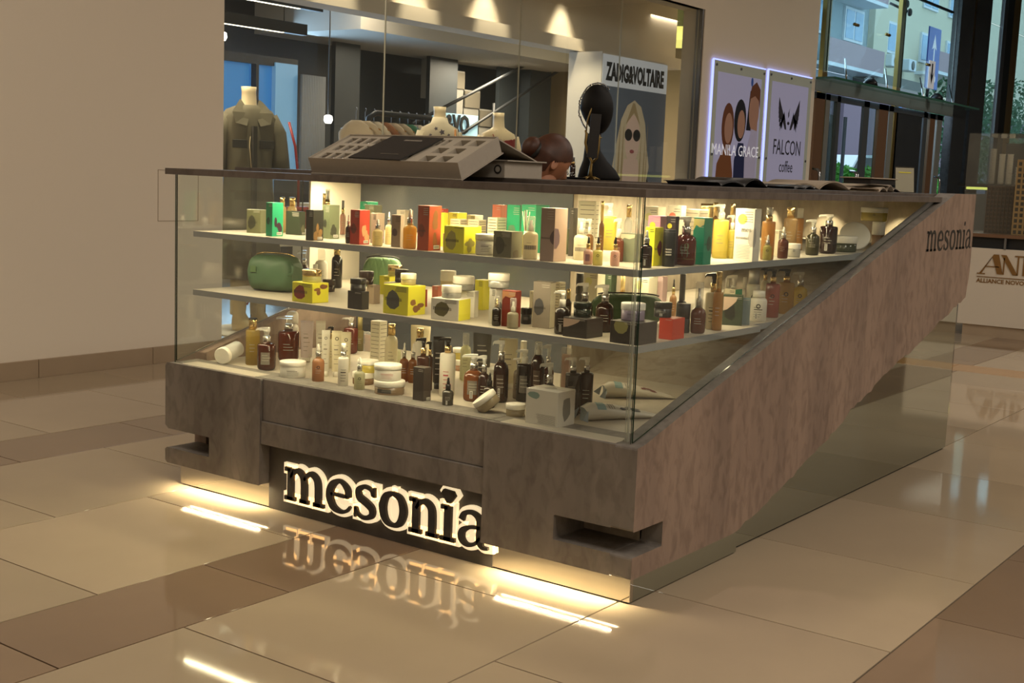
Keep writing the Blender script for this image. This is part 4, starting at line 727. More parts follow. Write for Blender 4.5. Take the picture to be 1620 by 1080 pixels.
        if tx.v: tx.build('small_print', tm, root)
        if o.get('bar'):
            s = MB(); y0, y1, z0, z1 = -Yd*.2, Yd*.75, h*.04, h*.12
            if d < .03: y0 = -Yd*.8
            s.add([G(y0,z0,3),G(y1,z0,3),G(y1,z1,3),G(y0,z1,3)],[(0,1,2,3)],0)
            for j in range(9): a = y0+(y1-y0)*(.08+.095*j); s.add([G(a,z0+.2*(z1-z0),4),G(a+(y1-y0)*.045,z0+.2*(z1-z0),4),G(a+(y1-y0)*.045,z1-.2*(z1-z0),4),G(a,z1-.2*(z1-z0),4)],[(0,1,2,3)],1)
            s.build('barcode_sticker',['sticker','ink'],root)
        return root
    b = 'b_'+o.get('b','white') if kind not in ('clearbox','blk','reeds') else None; k = 'k_'+o.get('k','white'); f = o.get('f',.62); s = o.get('s')
    bh = h*f
    def labels(R_, z0, z1):
        dark = o.get('b','') not in ('white','creamB','whitetall','whitetube','creamtube','creamtube2','cream','paleyellow','creamy','milkglass','clearglass','cleargold','yellowliq','pink','silverclear','beigeglass','lilactube','yellowlab','greyprint','lilacclear','creamclear')
        e = R_+.0004
        if o.get('lab'):
            l = o['lab']; q = .5 if l != 'tag' else .18
            if l == 'stripes': MB().patch(e,z0+.25*(z1-z0),z0+.8*(z1-z0),ca-.9,ca+.1).build('label','lab_stripes',root)
            else: MB().patch(e,z0+(.25 if l != 'tag' else .62)*(z1-z0),z0+.88*(z1-z0),ca-q-.15,ca+q-.15).build('label','lab_'+l,root)
        tp = MB(); n = 5 if o.get('txt') else 3; e2 = e+.0004
        for j in range(n):
            zz = z0+(z1-z0)*(.72-.13*j); a0 = ca-.55+rnd.uniform(0,.1); a1 = ca+rnd.uniform(.1,.5); th = (z1-z0)*(.045 if o.get('txt') and j == 1 else .02)
            tp.patch(e2,zz,zz+th,a0,a1,4)
        tp.build('small_print', 'ink_light' if dark else 'ink_soft' if not o.get('txt') else ('ink_red' if o.get('redtxt') else 'ink'), root)
        if o.get('txtw'):
            tw = MB()
            for j in range(2): tw.patch(e2,z0+(z1-z0)*(.62-.12*j),z0+(z1-z0)*(.69-.12*j),ca-.5,ca+.4,4)
            tw.build('white_lettering','sticker',root)
        if o.get('logo'):
            lg = MB(); zc = z0+(z1-z0)*.8; q = min(R_*.28,(z1-z0)*.14)
            for k_ in range(10):
                a = k_*.628; a2 = a+.628
                lg.add([(e2*math.cos(ca+m_*math.cos(v)/e2), e2*math.sin(ca+m_*math.cos(v)/e2), zc+m_*math.sin(v)) for v, m_ in ((a,q),(a2,q),(a2,q*.62),(a,q*.62))],[(0,1,2,3)])
            lg.build('emblem','ink',root)
        if o.get('bar'):
            s_ = MB(); s_.patch(e2,z0+(z1-z0)*.08,z0+(z1-z0)*.42,ca-.35,ca-.05,3,0)
            for j in range(5): q = z0+(z1-z0)*(.11+.06*j); s_.patch(e2+.0004,q,q+(z1-z0)*.03,ca-.30,ca-.10,2,1)
            s_.build('barcode_sticker',['sticker','ink'],root)
    nz = Vector((-math.cos(YAW),-math.sin(YAW),0))
    if kind in ('drop','pump','spray','cap','capc','dome','suppl'):
        prof = body_profile(R, bh, s); MB().lathe(prof,24).build('bottle_body', b, root)
        labels(R, bh*.06, bh*(.78 if s != 'ball' else .6)) if s != 'ball' else None
        if s == 'ball' : MB().patch(R*1.002,bh*.38,bh*.5,ca-.3,ca+.1).build('label','lab_tag',root)
    if kind == 'drop':
        r_ = R*.46; MB().lathe([(r_,bh),(r_,bh+(h-bh)*.42),(r_*.8,bh+(h-bh)*.46)],16).build('collar',k,root)
        z0 = bh+(h-bh)*.46; hh = h-z0; q = r_*.62
        MB().lathe([(q,z0),(q,z0+hh*.35),(q*.72,z0+hh*.5),(q*.7,z0+hh*.85),(q*.35,h)],14).build('dropper_bulb','k_'+o.get('h','white'),root)
    elif kind == 'pump':
        r_ = R*(.42 if s not in ('ball',) else .36); r_ = max(r_, .006); z1 = bh+(h-bh)*.45
        MB().lathe([(r_,bh-.001),(r_,z1),(r_*.85,z1+.001)],16).build('collar',k,root)
        hm = 'k_'+o.get('h','white'); q = r_*.8; z2 = h-(h-bh)*.16
        g = MB().lathe([(q*.8,z1),(q*.75,z1+(z2-z1)*.5),(q,z1+(z2-z1)*.6),(q*1.05,z2)],14)
        a = nz; L_ = max(R*.95,.012); bx = nz.cross(Vector((0,0,1)))
        vs = []
        for (l0, zt, zb, ww) in ((-q*1.05,h,z2-.001,q*.95),(q,h,z2-.001,q*.8),(L_+q*.3,h-(h-z2)*.35,z2-(h-z2)*.1,q*.4),(L_+q*.75,h-(h-z2)*.9,z2-(h-z2)*.7,q*.35)):
            for sgn in (-1,1):
                for zz in (zb,zt): p = a*l0+bx*(ww*sgn); vs.append((p.x,p.y,zz))
        fs = []
        for i in range(3): k0 = 4*i; fs += [(k0+1,k0+3,k0+7,k0+5),(k0,k0+4,k0+6,k0+2),(k0,k0+1,k0+5,k0+4),(k0+2,k0+6,k0+7,k0+3)]
        fs += [(0,2,3,1),(12,13,15,14)]
        g.add(vs,fs); g.build('pump_head',hm,root)
    elif kind == 'spray':
        r_ = R*.5; z1 = bh+(h-bh)*.42
        MB().lathe([(r_,bh-.001),(r_,z1)],16).build('collar',k,root)
        if o.get('h') in ('clearcap','clearcap2'):
            MB().lathe([(r_*.55,z1),(r_*.55,z1+(h-z1)*.6),(r_*.7,z1+(h-z1)*.62),(r_*.7,z1+(h-z1)*.85)],12).build('nozzle','chrome',root)
        MB().lathe([(r_*.95,z1),(r_*.95,h*.995),(r_*.85,h)],16).build('cap','k_'+o.get('h','white'),root)
    elif kind in ('cap','suppl','dome'):
        r_ = R*(.60 if kind == 'cap' else .92 if kind == 'dome' else .72)
        if s == 'cyl' and o.get('k') in ('silvercap','clearcap'): r_ = R*.8
        if o.get('k') == 'blackmatte': r_ = R*.98
        pr_ = [(r_,bh-.001),(r_,h*.99),(r_*.9,h)] if kind != 'dome' else [(r_,bh-.001),(r_,h*.93),(r_*.8,h*.98),(r_*.4,h)]
        MB().lathe(pr_,18).build('cap',k,root)
        if o.get('k2') == 'black': MB().lathe([(r_*1.02,h*.965),(r_*1.02,h*1.0),(r_*.9,h*1.003)],16).build('cap_disc','k_black',root)
        if kind == 'suppl': MB().lathe([(r_*1.03,bh+(h-bh)*.12),(r_*1.03,bh+(h-bh)*.2)],18).build('cap_ring',k,root)
    elif kind == 'capc':
        r_ = R*.5; k2 = 'k_'+o.get('k2','whitecollar')
        MB().lathe([(r_*.7,bh-.001),(r_*.7,bh+(h-bh)*.35),(r_*.4,bh+(h-bh)*.4),(r_*.4,bh+(h-bh)*.75)],14).build('collar',k2,root)
        MB().lathe([(r_*1.08,bh),(r_*1.08,h*.99),(r_,h)],18).build('cap','k_clearcap',root)
        if o.get('b') == 'milkglass': MB().patch(R*1.004,bh*.35,bh*.5,ca-.9,ca+.9,8).build('dark_band','ink_soft',root)
    elif kind == 'jar':
        cc = o.get('b') in ('silverclear','lilacclear','creamclear','beigeglass')
        MB().lathe([(R*.86,0),(R*.95,h*.03),(R*.96,h*.08),(R*.96,bh*.96),(R*.9,bh)],28).build('jar_body',b,root)
        if o.get('band'): MB().lathe([(R*.975,bh*.97),(R*.975,bh*1.03)],28).build('band','silver',root)
        MB().lathe([(R*.98,bh*(1 if not o.get('band') else 1.04)),(R,bh+(h-bh)*.08),(R,h-(h-bh)*.1),(R*.965,h),(R*.3,h)],28).build('lid',k,root)
        labels(R*.962, bh*.1, bh*.95)
    elif kind == 'tube':
        a = ca+math.pi/2; ch = .12*h; n = 18; g = MB(); vs = []; fs = []
        for i in range(9):
            t_ = i/8; zz = ch+(h-ch)*t_; wa = R*(.86+.14*t_)*(1 if i < 8 else .98); wb = R*.62*(1-t_**1.3)+.0012
            for q in range(n): v = 2*math.pi*q/n; px, py = wa*math.cos(v), wb*math.sin(v); vs.append((px*math.cos(a)-py*math.sin(a),px*math.sin(a)+py*math.cos(a),zz))
        fs = [(i*n+q,i*n+(q+1)%n,(i+1)*n+(q+1)%n,(i+1)*n+q) for i in range(8) for q in range(n)]; g.add(vs,fs,0,True); g.add([],[]); g.f.append(tuple(range(8*n,9*n))); g.m.append(0); g.sm.append(False)
        g.build('tube_body',b,root); MB().lathe([(R*.62,0),(R*.62,ch)],16).build('cap',k,root)
        fr = [((math.cos(a)*q-math.sin(a)*(-.001))*1, 0) for q in (0,)]
        tp = MB(); dv = Vector((math.cos(ca),math.sin(ca),0)); av = Vector((math.cos(a),math.sin(a),0))
        def at(q, zz): t_ = (zz-ch)/(h-ch); return dv*((R*.62*(1-t_**1.3)+.0012)*math.sqrt(max(0,1-(q/R)**2))+.0008)+av*q+Vector((0,0,zz))
        for j in range(5):
            zz = h*(.68-.1*j); q0, q1 = -R*.5, R*rnd.uniform(.1,.5); th = h*(.028 if j == 1 else .012)
            pts_ = [at(q0+(q1-q0)*m_/3, zz+dz) for dz in (0,th) for m_ in range(4)]; tp.add(pts_,[(i,i+1,i+5,i+4) for i in range(3)])
        tp.build('small_print','ink_light' if o['b'] in ('blacktube','greytube') else 'ink_soft',root)
        if o.get('logo'):
            lg = MB(); q = R*.35
            for k_ in range(10):
                v0, v1 = k_*.628, (k_+1)*.628; lg.add([at(m_*math.cos(v),h*.83+m_*math.sin(v))+dv*.0006 for v,m_ in ((v0,q),(v1,q),(v1,q*.65),(v0,q*.65))],[(0,1,2,3)])
            lg.build('emblem','ink',root)
    elif kind == 'blk':
        MB().lathe([(R*.96,0),(R,.002),(R,h*.985),(R*.96,h)],20).build('pack_body','c_black',root); MB().lathe([(R*1.003,h*.93),(R*1.003,h*.94)],20).build('lid_line','k_grey',root)
        tw = MB()
        for j in range(3): tw.patch(R*1.004,h*(.45-.07*j),h*(.485-.07*j),ca-.6,ca+.4,4)
        tw.build('small_print','ink_light',root)
    elif kind == 'clearbox':
        g = MB().bev(-R,R,-R*.6,R*.6,0,h,.001); g.build('case_wall','k_clearcap',root)
        MB().box(-R*.9,R*.9,-R*.3,R*.3,.002,h*.85).build('insert','b_pinkish',root)
    elif kind == 'reeds':
        MB().lathe(body_profile(R,h*.45,None),18).build('bottle_body','b_oliveglass',root); MB().lathe([(R*.45,h*.45),(R*.45,h*.52)],14).build('collar','k_cream',root)
        for j in range(7):
            a = rnd.uniform(0,6.28); q = R*rnd.uniform(.5,1.3); MB().tube([(0,0,h*.40),(q*math.cos(a),q*math.sin(a),h*rnd.uniform(.93,1))],.0014,6).build('reed','c_umber' if j%2 else 'k_cream',root)
    if o.get('ill'):
        MB().patch(R*1.004,bh*.2,bh*.225,ca-.8,ca+.9,8).build('gold_line','gold_trim',root)
        lf = MB()
        for (da,zz,q) in ((-.25,.55,.010),(-.05,.40,.012),(.1,.62,.008)):
            e2 = R*1.004; lf.add([(e2*math.cos(ca+da+q*math.cos(v)/e2),e2*math.sin(ca+da+q*math.cos(v)/e2),bh*zz+q*1.4*math.sin(v)) for v in [i*.785 for i in range(8)]],[tuple(range(8))])
        lf.build('leaf_print','c_sage',root)
    return root
def hash_(s):
    v = 7
    for c in s: v = (v*31+ord(c)) & 0xfffffff
    return v
ROOTS = {}
for kind, x, y, z, w, d, h, t, o, label in ITEMS: ROOTS[label] = product(kind, x, y, z, w, d, h, t, o, label)
# ------------------------------------------------------------ shop front and shop behind it
SF = thing('shop_front', (0,0,0), 'large frameless glass shop front in the left wall behind the kiosk', 'shop window')
def vpane(p, name, X, y0, y1, z0, z1, m='shop_glass', th=.012, z0b=None, z1b=None):
    z0b = z0 if z0b is None else z0b; z1b = z1 if z1b is None else z1b
    vs = [(x,a,b) for x in (X,X-th) for a,b in ((y0,z0),(y1,z0b),(y1,z1b),(y0,z1))]
    mb = MB(); mb.add(vs,[(0,1,2,3),(7,6,5,4)],0); mb.add(vs,[(0,4,5,1),(1,5,6,2),(2,6,7,3),(3,7,4,0)],1); return mb.build(name,[m,'glass_edge' if 'facade' in m else mat('joint','#b9b6a4',.3)],p)
js = [2.45,4.06,5.80,7.46,9.03]
for a, b in zip(js, js[1:]): vpane(SF,'glass_panel',-4.74,a+.003,b-.003,.06,3.12)
MB().box(-4.78,-4.70,2.43,9.06,0,.06).build('sill','steel',SF); MB().box(-4.78,-4.70,9.03,9.10,.06,3.2).build('side_frame','steel',SF); MB().box(-4.78,-4.70,2.43,9.10,3.12,3.17).build('top_frame','steel',SF)
for nm, a, m_ in (('floor_shop',(-9.4,-4.8,1.2,12.4,0,.05),mat('shop_floor','#8a8073',.3)),('ceiling_shop_front',(-6.3,-4.96,1.2,12.4,3.5,3.6),'white_wall'),('wall_shop_back',(-9.4,-9.3,1.2,12.4,0,3.6),mat('shop_dark','#2b343c',.6)),
        ('wall_shop_left',(-9.4,-4.96,1.1,1.2,0,3.6),'white_wall'),('wall_shop_right',(-9.4,-4.96,12.3,12.4,0,3.6),mat('shop_beige','#c4b08c',.8)),('ceiling_shop',(-9.4,-6.3,1.2,12.4,3.15,3.6),mat('shop_ceiling','#8e9398',.8))): wallbox(nm,*a,m=m_)
# lit bulkhead
MB().box(-5.60,-5.44,4.0,9.8,2.68,3.5).build('trim_1','white_wall')['kind'] = 'structure'
MB().box(-5.60,-5.34,3.6,9.8,2.56,2.68).build('trim_2','white_wall')['kind'] = 'structure'
# soffits and columns deeper in
wallbox('ceiling_soffit', -8.9,-7.3,6.5,11.4,2.72,3.15, m=mat('soffit','#a7a39a',.8))
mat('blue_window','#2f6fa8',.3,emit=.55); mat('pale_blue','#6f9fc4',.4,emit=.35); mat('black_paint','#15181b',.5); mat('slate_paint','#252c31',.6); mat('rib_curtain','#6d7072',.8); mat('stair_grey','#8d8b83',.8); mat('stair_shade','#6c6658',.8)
bw = structure('window_1')
for i in range(3): MB().box(-8.62,-8.58,5.0+i*.58,5.56+i*.58,.6,2.36).build('window_pane','blue_window',bw)
MB().box(-8.6,-8.52,4.8,6.8,2.36,2.46).build('window_frame','black_paint',bw); MB().box(-8.6,-8.5,6.17,6.21,.1,2.36).build('window_frame','black_paint',bw)
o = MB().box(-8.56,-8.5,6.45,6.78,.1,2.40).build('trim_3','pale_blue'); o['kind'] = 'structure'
cu = MB()
for i in range(14): cu.lathe([(.022,.3),(.022,2.3)],8,(-8.45,6.80+i*.026,0))
tag(cu.build('curtain','rib_curtain'),'grey ribbed curtain hanging beside the blue window inside the shop','curtain')
for i, (a, b, zz) in enumerate(((7.37,7.78,3.15),(9.05,9.60,3.15),(10.5,10.95,3.15))):
    o = MB().box(-8.56,-8.5,a,b,.05,zz).build('column_shop','slate_paint'); o['kind'] = 'structure'
o = MB().box(-8.9,-8.35,11.0,11.5,.05,3.15).build('column_shop','slate_paint'); o['kind'] = 'structure'
# staircase
st = thing('staircase', (0,0,0), 'grey concrete staircase with dark handrail seen through the shop window', 'staircase')
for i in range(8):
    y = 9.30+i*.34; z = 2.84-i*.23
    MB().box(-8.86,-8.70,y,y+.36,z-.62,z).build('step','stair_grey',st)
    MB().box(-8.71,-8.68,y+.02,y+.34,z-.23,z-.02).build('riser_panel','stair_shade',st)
for dz in (0,.5): MB().tube([(-8.2,8.4,1.35+dz),(-8.2,11.8,2.9+dz*.6)],.022).build('handrail','black_paint',st)
MB().tube([(-8.2,10.0,1.0),(-8.2,10.0,2.2)],.02).build('post','black_paint',st)
# neon-like wall name deep inside the shop
L_ = thing('backlit_wall_lettering', (-8.2,8.85,1.78), 'backlit black letters G & VO on the dark shop wall', 'sign')
MB().box(-.04,-.02,-.05,.85,-.02,.24).build('glow_panel',mat('cool_glow','#9fc8d8',emit=.5),L_)
text_obj('lettering','G&VO',.32,'black_paint',frame((0,0,0),(0,1,0),(0,0,1)),L_,.01,'LEFT',.72,.008)
# pendants
for (y0,y1,z) in ((3.0,4.62,2.60),(3.0,4.44,2.385)):
    t = thing('linear_pendant_lamp', (-6.0,y0,z), 'black linear pendant lamp, %s of the two hanging inside the shop' % ('upper' if z > 2.5 else 'lower'), 'lamp', 'linear pendants')
    MB().box(-.03,.03,0,y1-y0,0,.09).build('housing','black_paint',t); MB().box(-.015,.015,.02,y1-y0-.25,-.003,0).build('light_strip',mat('strip_light','#ffedc4',emit=5),t); MB().tube([(0,1.2,.09),(0,1.2,3.15-z if z < 2.9 else .5)],.004).build('cable','black_paint',t)
for i,(x,y,z) in enumerate(((-7.4,4.75,2.42),(-7.0,5.75,1.72))):
    t = thing('round_spot_lamp', (x,y,z), ('bright round spot lamp near the shop ceiling, left of the grey curtain','bright round lamp glowing beside the grey curtain')[i], 'lamp'); MB().lathe([(.03,0),(.045,.03),(.04,.07),(.02,.08)],12).build('bulb',mat('bulb_light','#fff6e8',emit=6),t); MB().tube([(0,0,.08),(0,0,3.15-z)],.006).build('stem','black_paint',t)
sl = thing('ceiling_spotlight', (-4.98,7.75,3.2), 'white cylindrical ceiling spotlight inside the shop front', 'lamp'); MB().lathe([(.05,0),(.06,.02),(.06,.12),(.02,.14),(.02,.3)],16).build('housing','white_wall',sl)
# shelf furniture low in the shop
def furniture(name, label, cat, a, m_, legs=True):
    x0,x1,y0,y1,z0,z1 = a; t = thing(name,((x0+x1)/2,(y0+y1)/2,.05),label,cat); hx,hy = (x1-x0)/2,(y1-y0)/2
    MB().bev(-hx,hx,-hy,hy,z0-.05,z1-.05,.004).build('top',m_,t)
    if legs:
        for sx in (-1,1):
            for sy in (-1,1): MB().box(sx*hx*.9-.015,sx*hx*.9+.015,sy*hy*.9-.015,sy*hy*.9+.015,0,z0-.05).build('leg','black_paint',t)
    return t
furniture('display_table','pale display table standing behind the coat mannequin','table',(-6.6,-5.9,3.9,4.9,.62,.78),'white_wall')
furniture('display_bench','low pale bench in the shop window beside the mannequin boots','bench',(-5.7,-5.2,3.55,4.6,.34,.48),'white_wall')
furniture('storage_box','grey-white box unit in the middle of the shop window','cabinet',(-6.9,-6.3,5.2,6.6,.05,.95),'white_wall',False)
furniture('dark_counter','dark low counter further back in the shop','counter',(-7.6,-7.1,5.6,8.6,.05,1.15),'slate_paint',False)
# mannequins
def loft(rings, n=22, cap=True):
    mb = MB(); vs = []
    for (cx,cy,z,rx,ry) in rings:
        for k in range(n): a = 2*math.pi*k/n; vs.append((cx+rx*math.cos(a), cy+ry*math.sin(a), z))
    fs = [(i*n+k,i*n+(k+1)%n,(i+1)*n+(k+1)%n,(i+1)*n+k) for i in range(len(rings)-1) for k in range(n)]
    mb.add(vs,fs,0,True)
    if cap: mb.f += [tuple(range(n-1,-1,-1)), tuple((len(rings)-1)*n+k for k in range(n))]; mb.m += [0,0]; mb.sm += [False,False]
    return mb
mat('mannequin','#e0cda6',.4); mat('coat','#6a6450',.85,var=.15,nscale=6,bump=.4); mat('coat_dark','#33312a',.85); mat('red_leather','#a3201a',.4); mat('boot_leather','#d8bd8c',.45); mat('boot_red','#9c3b34',.5)
def mannequin(x, y, z, rot, label, s=1.0):
    t = thing('mannequin',(x,y,z),label,'mannequin','shop window mannequins',rot); t.scale = (s,s,s)
    loft([(0,0,0,.13,.10),(0,0,.10,.145,.105),(0,0,.28,.12,.09),(0,.0,.42,.15,.105),(0,0,.54,.175,.10),(0,0,.60,.16,.085),(0,0,.635,.09,.065),(0,0,.66,.056,.056),(0,.01,.75,.052,.055),(0,.012,.79,.056,.058)]).build('torso','mannequin',t)
    return t
FL0 = .05
m1 = mannequin(-5.3,3.20,1.07,math.radians(62),'headless mannequin in a dark olive overshirt dress at the left end of the shop window')
loft([(0,0,-.62,.27,.20),(0,0,-.3,.235,.17),(0,0,.0,.19,.14),(0,0,.22,.175,.135),(0,0,.44,.20,.135),(0,0,.56,.215,.125),(0,0,.62,.17,.10),(0,0,.655,.085,.08)],28).build('overshirt','coat',m1)
for sx in (-1,1):
    MB().tube([(sx*.15,0,.57),(sx*.21,-.01,.45),(sx*.235,-.02,.28),(sx*.245,-.03,.15)],[.065,.072,.066,.066],14).build('sleeve','coat',m1)
    MB().add([(sx*.015,-.10,.60),(sx*.15,-.115,.60),(sx*.13,-.135,.52),(sx*.05,-.15,.50),(sx*.07,-.02,.70),(sx*.09,-.05,.68)],[(0,1,2,3),(0,4,5,1)]).build('collar','coat',m1)
    MB().bev(sx*.10-.055,sx*.10+.055,-.15,-.138,.34,.40,.003).build('pocket_flap','coat_dark',m1)
MB().box(-.015,.015,-.20,-.135,-.55,.5).build('placket','coat_dark',m1)
for k in range(6): MB().lathe([(.008,0),(.008,.004)],8,M=Matrix.Translation((0,-.145-.012*(5-k)*.5,.46-k*.15))@Matrix.Rotation(math.pi/2,4,'X')).build('button','brass',m1)
MB().tube([(.0,-.09,.56),(-.03,-.15,.36),(-.01,-.17,.1)],.004).build('drawstring','mannequin',m1)
for sx in (-.07,.07): MB().tube([(sx,0,0),(sx,0,-.62),(sx*1.1,.02,-.9)],[.075,.055,.045],12).build('leg','mannequin',m1)
bg_ = thing('shoulder_bag',(-5.14,3.50,.99),'red shoulder bag with long strap hanging on the olive coat mannequin','bag')
MB().tube([(-.05,.0,.63),(.0,.02,.45),(.03,.03,.2),(.03,.03,0)],.010).build('strap','red_leather',bg_); MB().bev(-.02,.09,-.10,.13,-.24,0,.02).build('bag_body','red_leather',bg_)
for i, dy in enumerate((0,.19)):
    b = thing('cowboy_boot',(-5.27,3.10+dy,.06),('cream cowboy boot with red leaf embroidery, left one under the coat','cream cowboy boot with red leaf embroidery, right one under the coat')[i],'boot','cowboy boots')
    loft([(.05,0,0,.12,.045),(.05,0,.04,.125,.048),(.02,0,.08,.09,.045),(0,0,.13,.05,.045),(0,0,.22,.055,.055),(0,0,.32,.068,.068),(0,0,.38,.07,.072)]).build('boot_shaft','boot_leather',b)
    for q in (-1,1):
        e = MB(); 
        for zc in (.20,.30): e.add([(.066,q*.005,zc),(.07,q*.035,zc+.03*q+.01),(.066,q*.045,zc+.035*q),(.071,q*.02,zc-.006)],[(0,1,2,3)])
        e.build('embroidery','boot_red',b)
pl = furniture('plinth','low white plinth under the coat mannequin','plinth',(-5.6,-5.05,2.85,3.45,.051,.06),'white_wall',False)
m2 = mannequin(-5.2,5.29,1.06,math.radians(60),'headless mannequin in a cream floral blouse behind the gift box'); mat('floral','#ddd0b4',.8); mat('floral_print','#6c6470',.8)
fb = loft([(0,0,-.1,.17,.13),(0,0,.28,.15,.115),(0,0,.44,.17,.12),(0,0,.55,.19,.105),(0,0,.61,.16,.09),(0,0,.65,.08,.072),(0,0,.70,.062,.062)],28); fb.build('blouse','floral',m2)
rr = random.Random(5)
fp = MB()
for k in range(130):
    a = rr.uniform(0,6.28); z = rr.uniform(.0,.60); rx,ry = (.176,.128) if z < .45 else (.186,.118); cx,cy = rx*math.cos(a),ry*math.sin(a); q = rr.uniform(.016,.036)
    T_ = Vector((-ry*math.sin(a)*1.2,rx*math.cos(a),0)).normalized(); N_ = Vector((cx,cy,0)).normalized()*.012
    fp.add([Vector((cx,cy,z))+N_+T_*(q*math.cos(v)*(1 if i%2 else .5))+Vector((0,0,q*math.sin(v)*(1 if i%2 else .5))) for i,v in enumerate([j*.628 for j in range(10)])],[tuple(range(10))])
fo = fp.build('flower_print','floral_print',m2); fo['kind'] = 'stuff'
MB().tube([(.12,-.07,.60),(.10,-.135,.4),(.13,-.14,.1)],.010).build('strap',mat('tan_strap','#b5793c',.5),m2)
m3 = mannequin(-5.2,6.14,1.06,math.radians(60),'bare-shouldered mannequin with a red scalloped camisole behind the gift box')
rc = MB(); n = 24; vs = []
for k in range(n+1):
    a = -math.pi+math.pi*k/n*1.0; sc = .012*abs(math.sin(k*1.3)); 
    for z in (-.1,.30,.525+sc+.03*math.cos(a)): rx = {-.1:.155,.30:.15}.get(z,.170); vs.append((rx*math.cos(a),(rx*.75)*math.sin(a),z))
rc.add(vs,[(3*k+j,3*k+3+j,3*k+4+j,3*k+1+j) for k in range(n) for j in (0,1)],0,True); rc.build('camisole','red_leather',m3)
MB().tube([(-.07,-.120,.46),(-.085,-.09,.58),(-.08,.0,.635)],.004).build('strap','red_leather',m3); MB().tube([(-.05,-.06,.63),(0,-.115,.50),(.05,-.06,.63)],.0025).build('necklace','gold',m3)
for mm in (m2,m3):
    for sx in (-1,1): MB().tube([(sx*.155,0,.57),(sx*.20,0,.42),(sx*.21,0,.2)],[.05,.045,.038],12).build('arm','mannequin' if mm == m3 else 'floral',mm)
    MB().tube([(0,0,0),(0,0,-1.0)],.02).build('pole','steel',mm); MB().lathe([(.16,-1.01),(.16,-.995),(.03,-.98)],20).build('base_disc','steel',mm)
# clothes rail
cr = thing('clothes_rail',(-6.2,5.44,.05),'black clothes rail with folded light garments seen above the gift box','clothes rail')
MB().tube([(0,0,0),(0,0,1.55),(0,.03,1.71),(0,.12,1.76),(0,.9,1.76),(0,1.02,1.71),(0,1.05,1.55),(0,1.05,0)],.028).build('frame','black_paint',cr)
gc = ['#c9b79a','#c0ae90','#d0c2a8','#8f5c38','#b8a488','#a8987c','#2e6a4a','#c4b49c','#4b4038']
for i,c in enumerate(gc):
    g = thing('hanging_garment',(-6.2,5.30+i*.12,1.60),['cream knit at the left end of the rail','beige knit, second from the left on the rail','pale shirt in the left half of the rail','brown jacket in the left half of the rail','sand shirt in the middle of the rail','khaki shirt right of the middle of the rail','green garment towards the right end of the rail','pale garment second from the right on the rail','dark garment at the right end of the rail'][i]+', shop window','garment','garments on the clothes rail')
    loft([(0,0,-.7,.20,.03),(0,0,-.2,.21,.035),(0,0,.02,.22,.035),(0,0,.09,.14,.03),(0,0,.13,.06,.022)],16).build('cloth',mat('cloth%d'%i,c,.9),g); MB().tube([(0,0,.12),(0,0,.21),(.015,0,.235),(0,0,.245)],.003).build('hanger_hook','steel',g); MB().tube([(-.19,0,.05),(0,0,.12),(.19,0,.05)],.006).build('hanger','b_orangeliq',g)
# light box poster of the shop
zv = thing('poster_light_box',(-5.35,7.62,.05),'tall white display box with a backlit poster of a blonde woman in sunglasses','poster')
MB().box(-.10,.30,0,1.33,0,2.50).build('box_body','white_wall',zv)
mat('poster_grey','#5c6675',.4,emit=.10); mat('poster_white','#c9ccd0',.4,emit=.25); mat('skin_print','#d7b9a8',.4,emit=.12); mat('hair_print','#c9b99a',.4,emit=.12); mat('hair_print2','#a8926a',.4,emit=.1); mat('dark_print','#14161a',.4); mat('lip_print','#b8606a',.4)
MB().box(.301,.305,.01,1.32,.4,2.17).build('poster_sheet','poster_grey',zv); MB().box(.301,.305,.01,1.32,2.17,2.48).build('poster_band','poster_white',zv)
def pf(parent, name, m_, pts, d=.306): return MB().add([(d,a,b) for a,b in pts],[tuple(range(len(pts)))]).build(name,m_,parent)
def ell(cy, cz, ry, rz, n=20): return [(cy+ry*math.cos(2*math.pi*k/n), cz+rz*math.sin(2*math.pi*k/n)) for k in range(n)]
pf(zv,'hair_print','hair_print',[(.30,.85),(.34,1.10),(.27,1.35),(.34,1.62),(.41,1.85),(.52,2.0),(.66,2.06),(.80,2.0),(.90,1.83),(.95,1.6),(1.02,1.38),(.95,1.12),(1.0,.85),(.65,.8)],.3078)
pf(zv,'coat_print','dark_print',[(.05,.4),(.12,1.02),(.35,1.28),(.45,.95),(.85,.95),(.98,1.28),(1.13,1.05),(1.2,.4)],.307)
pf(zv,'chest_print','skin_print',[(.50,1.45),(.78,1.45),(.86,1.15),(.70,.7),(.58,.7),(.45,1.15)],.308)
pf(zv,'face_print','skin_print',ell(.65,1.66,.15,.25),.3085); pf(zv,'parting_print','hair_print2',[(.50,1.80),(.63,2.03),(.67,2.03),(.80,1.80),(.66,1.93)],.3088)
for s_ in (-1,1): pf(zv,'lens_print','dark_print',ell(.65+s_*.083,1.70,.075,.062),.3095)
pf(zv,'lips_print','lip_print',ell(.65,1.53,.045,.02),.3095)
for a,b in ((.36,.40),(.43,.47),(.80,.83),(.88,.91),(.93,.95)): pf(zv,'hair_strand','hair_print2',[(a,1.05),(a+.03,1.75),(b,1.85),(b+.01,1.1)],.3092)
text_obj('lettering','ZADIG&VOLTAIRE',.235,'dark_print',frame((.307,.665,2.235),(0,1,0),(0,0,1)),zv,.001,'CENTER',.60,.012)
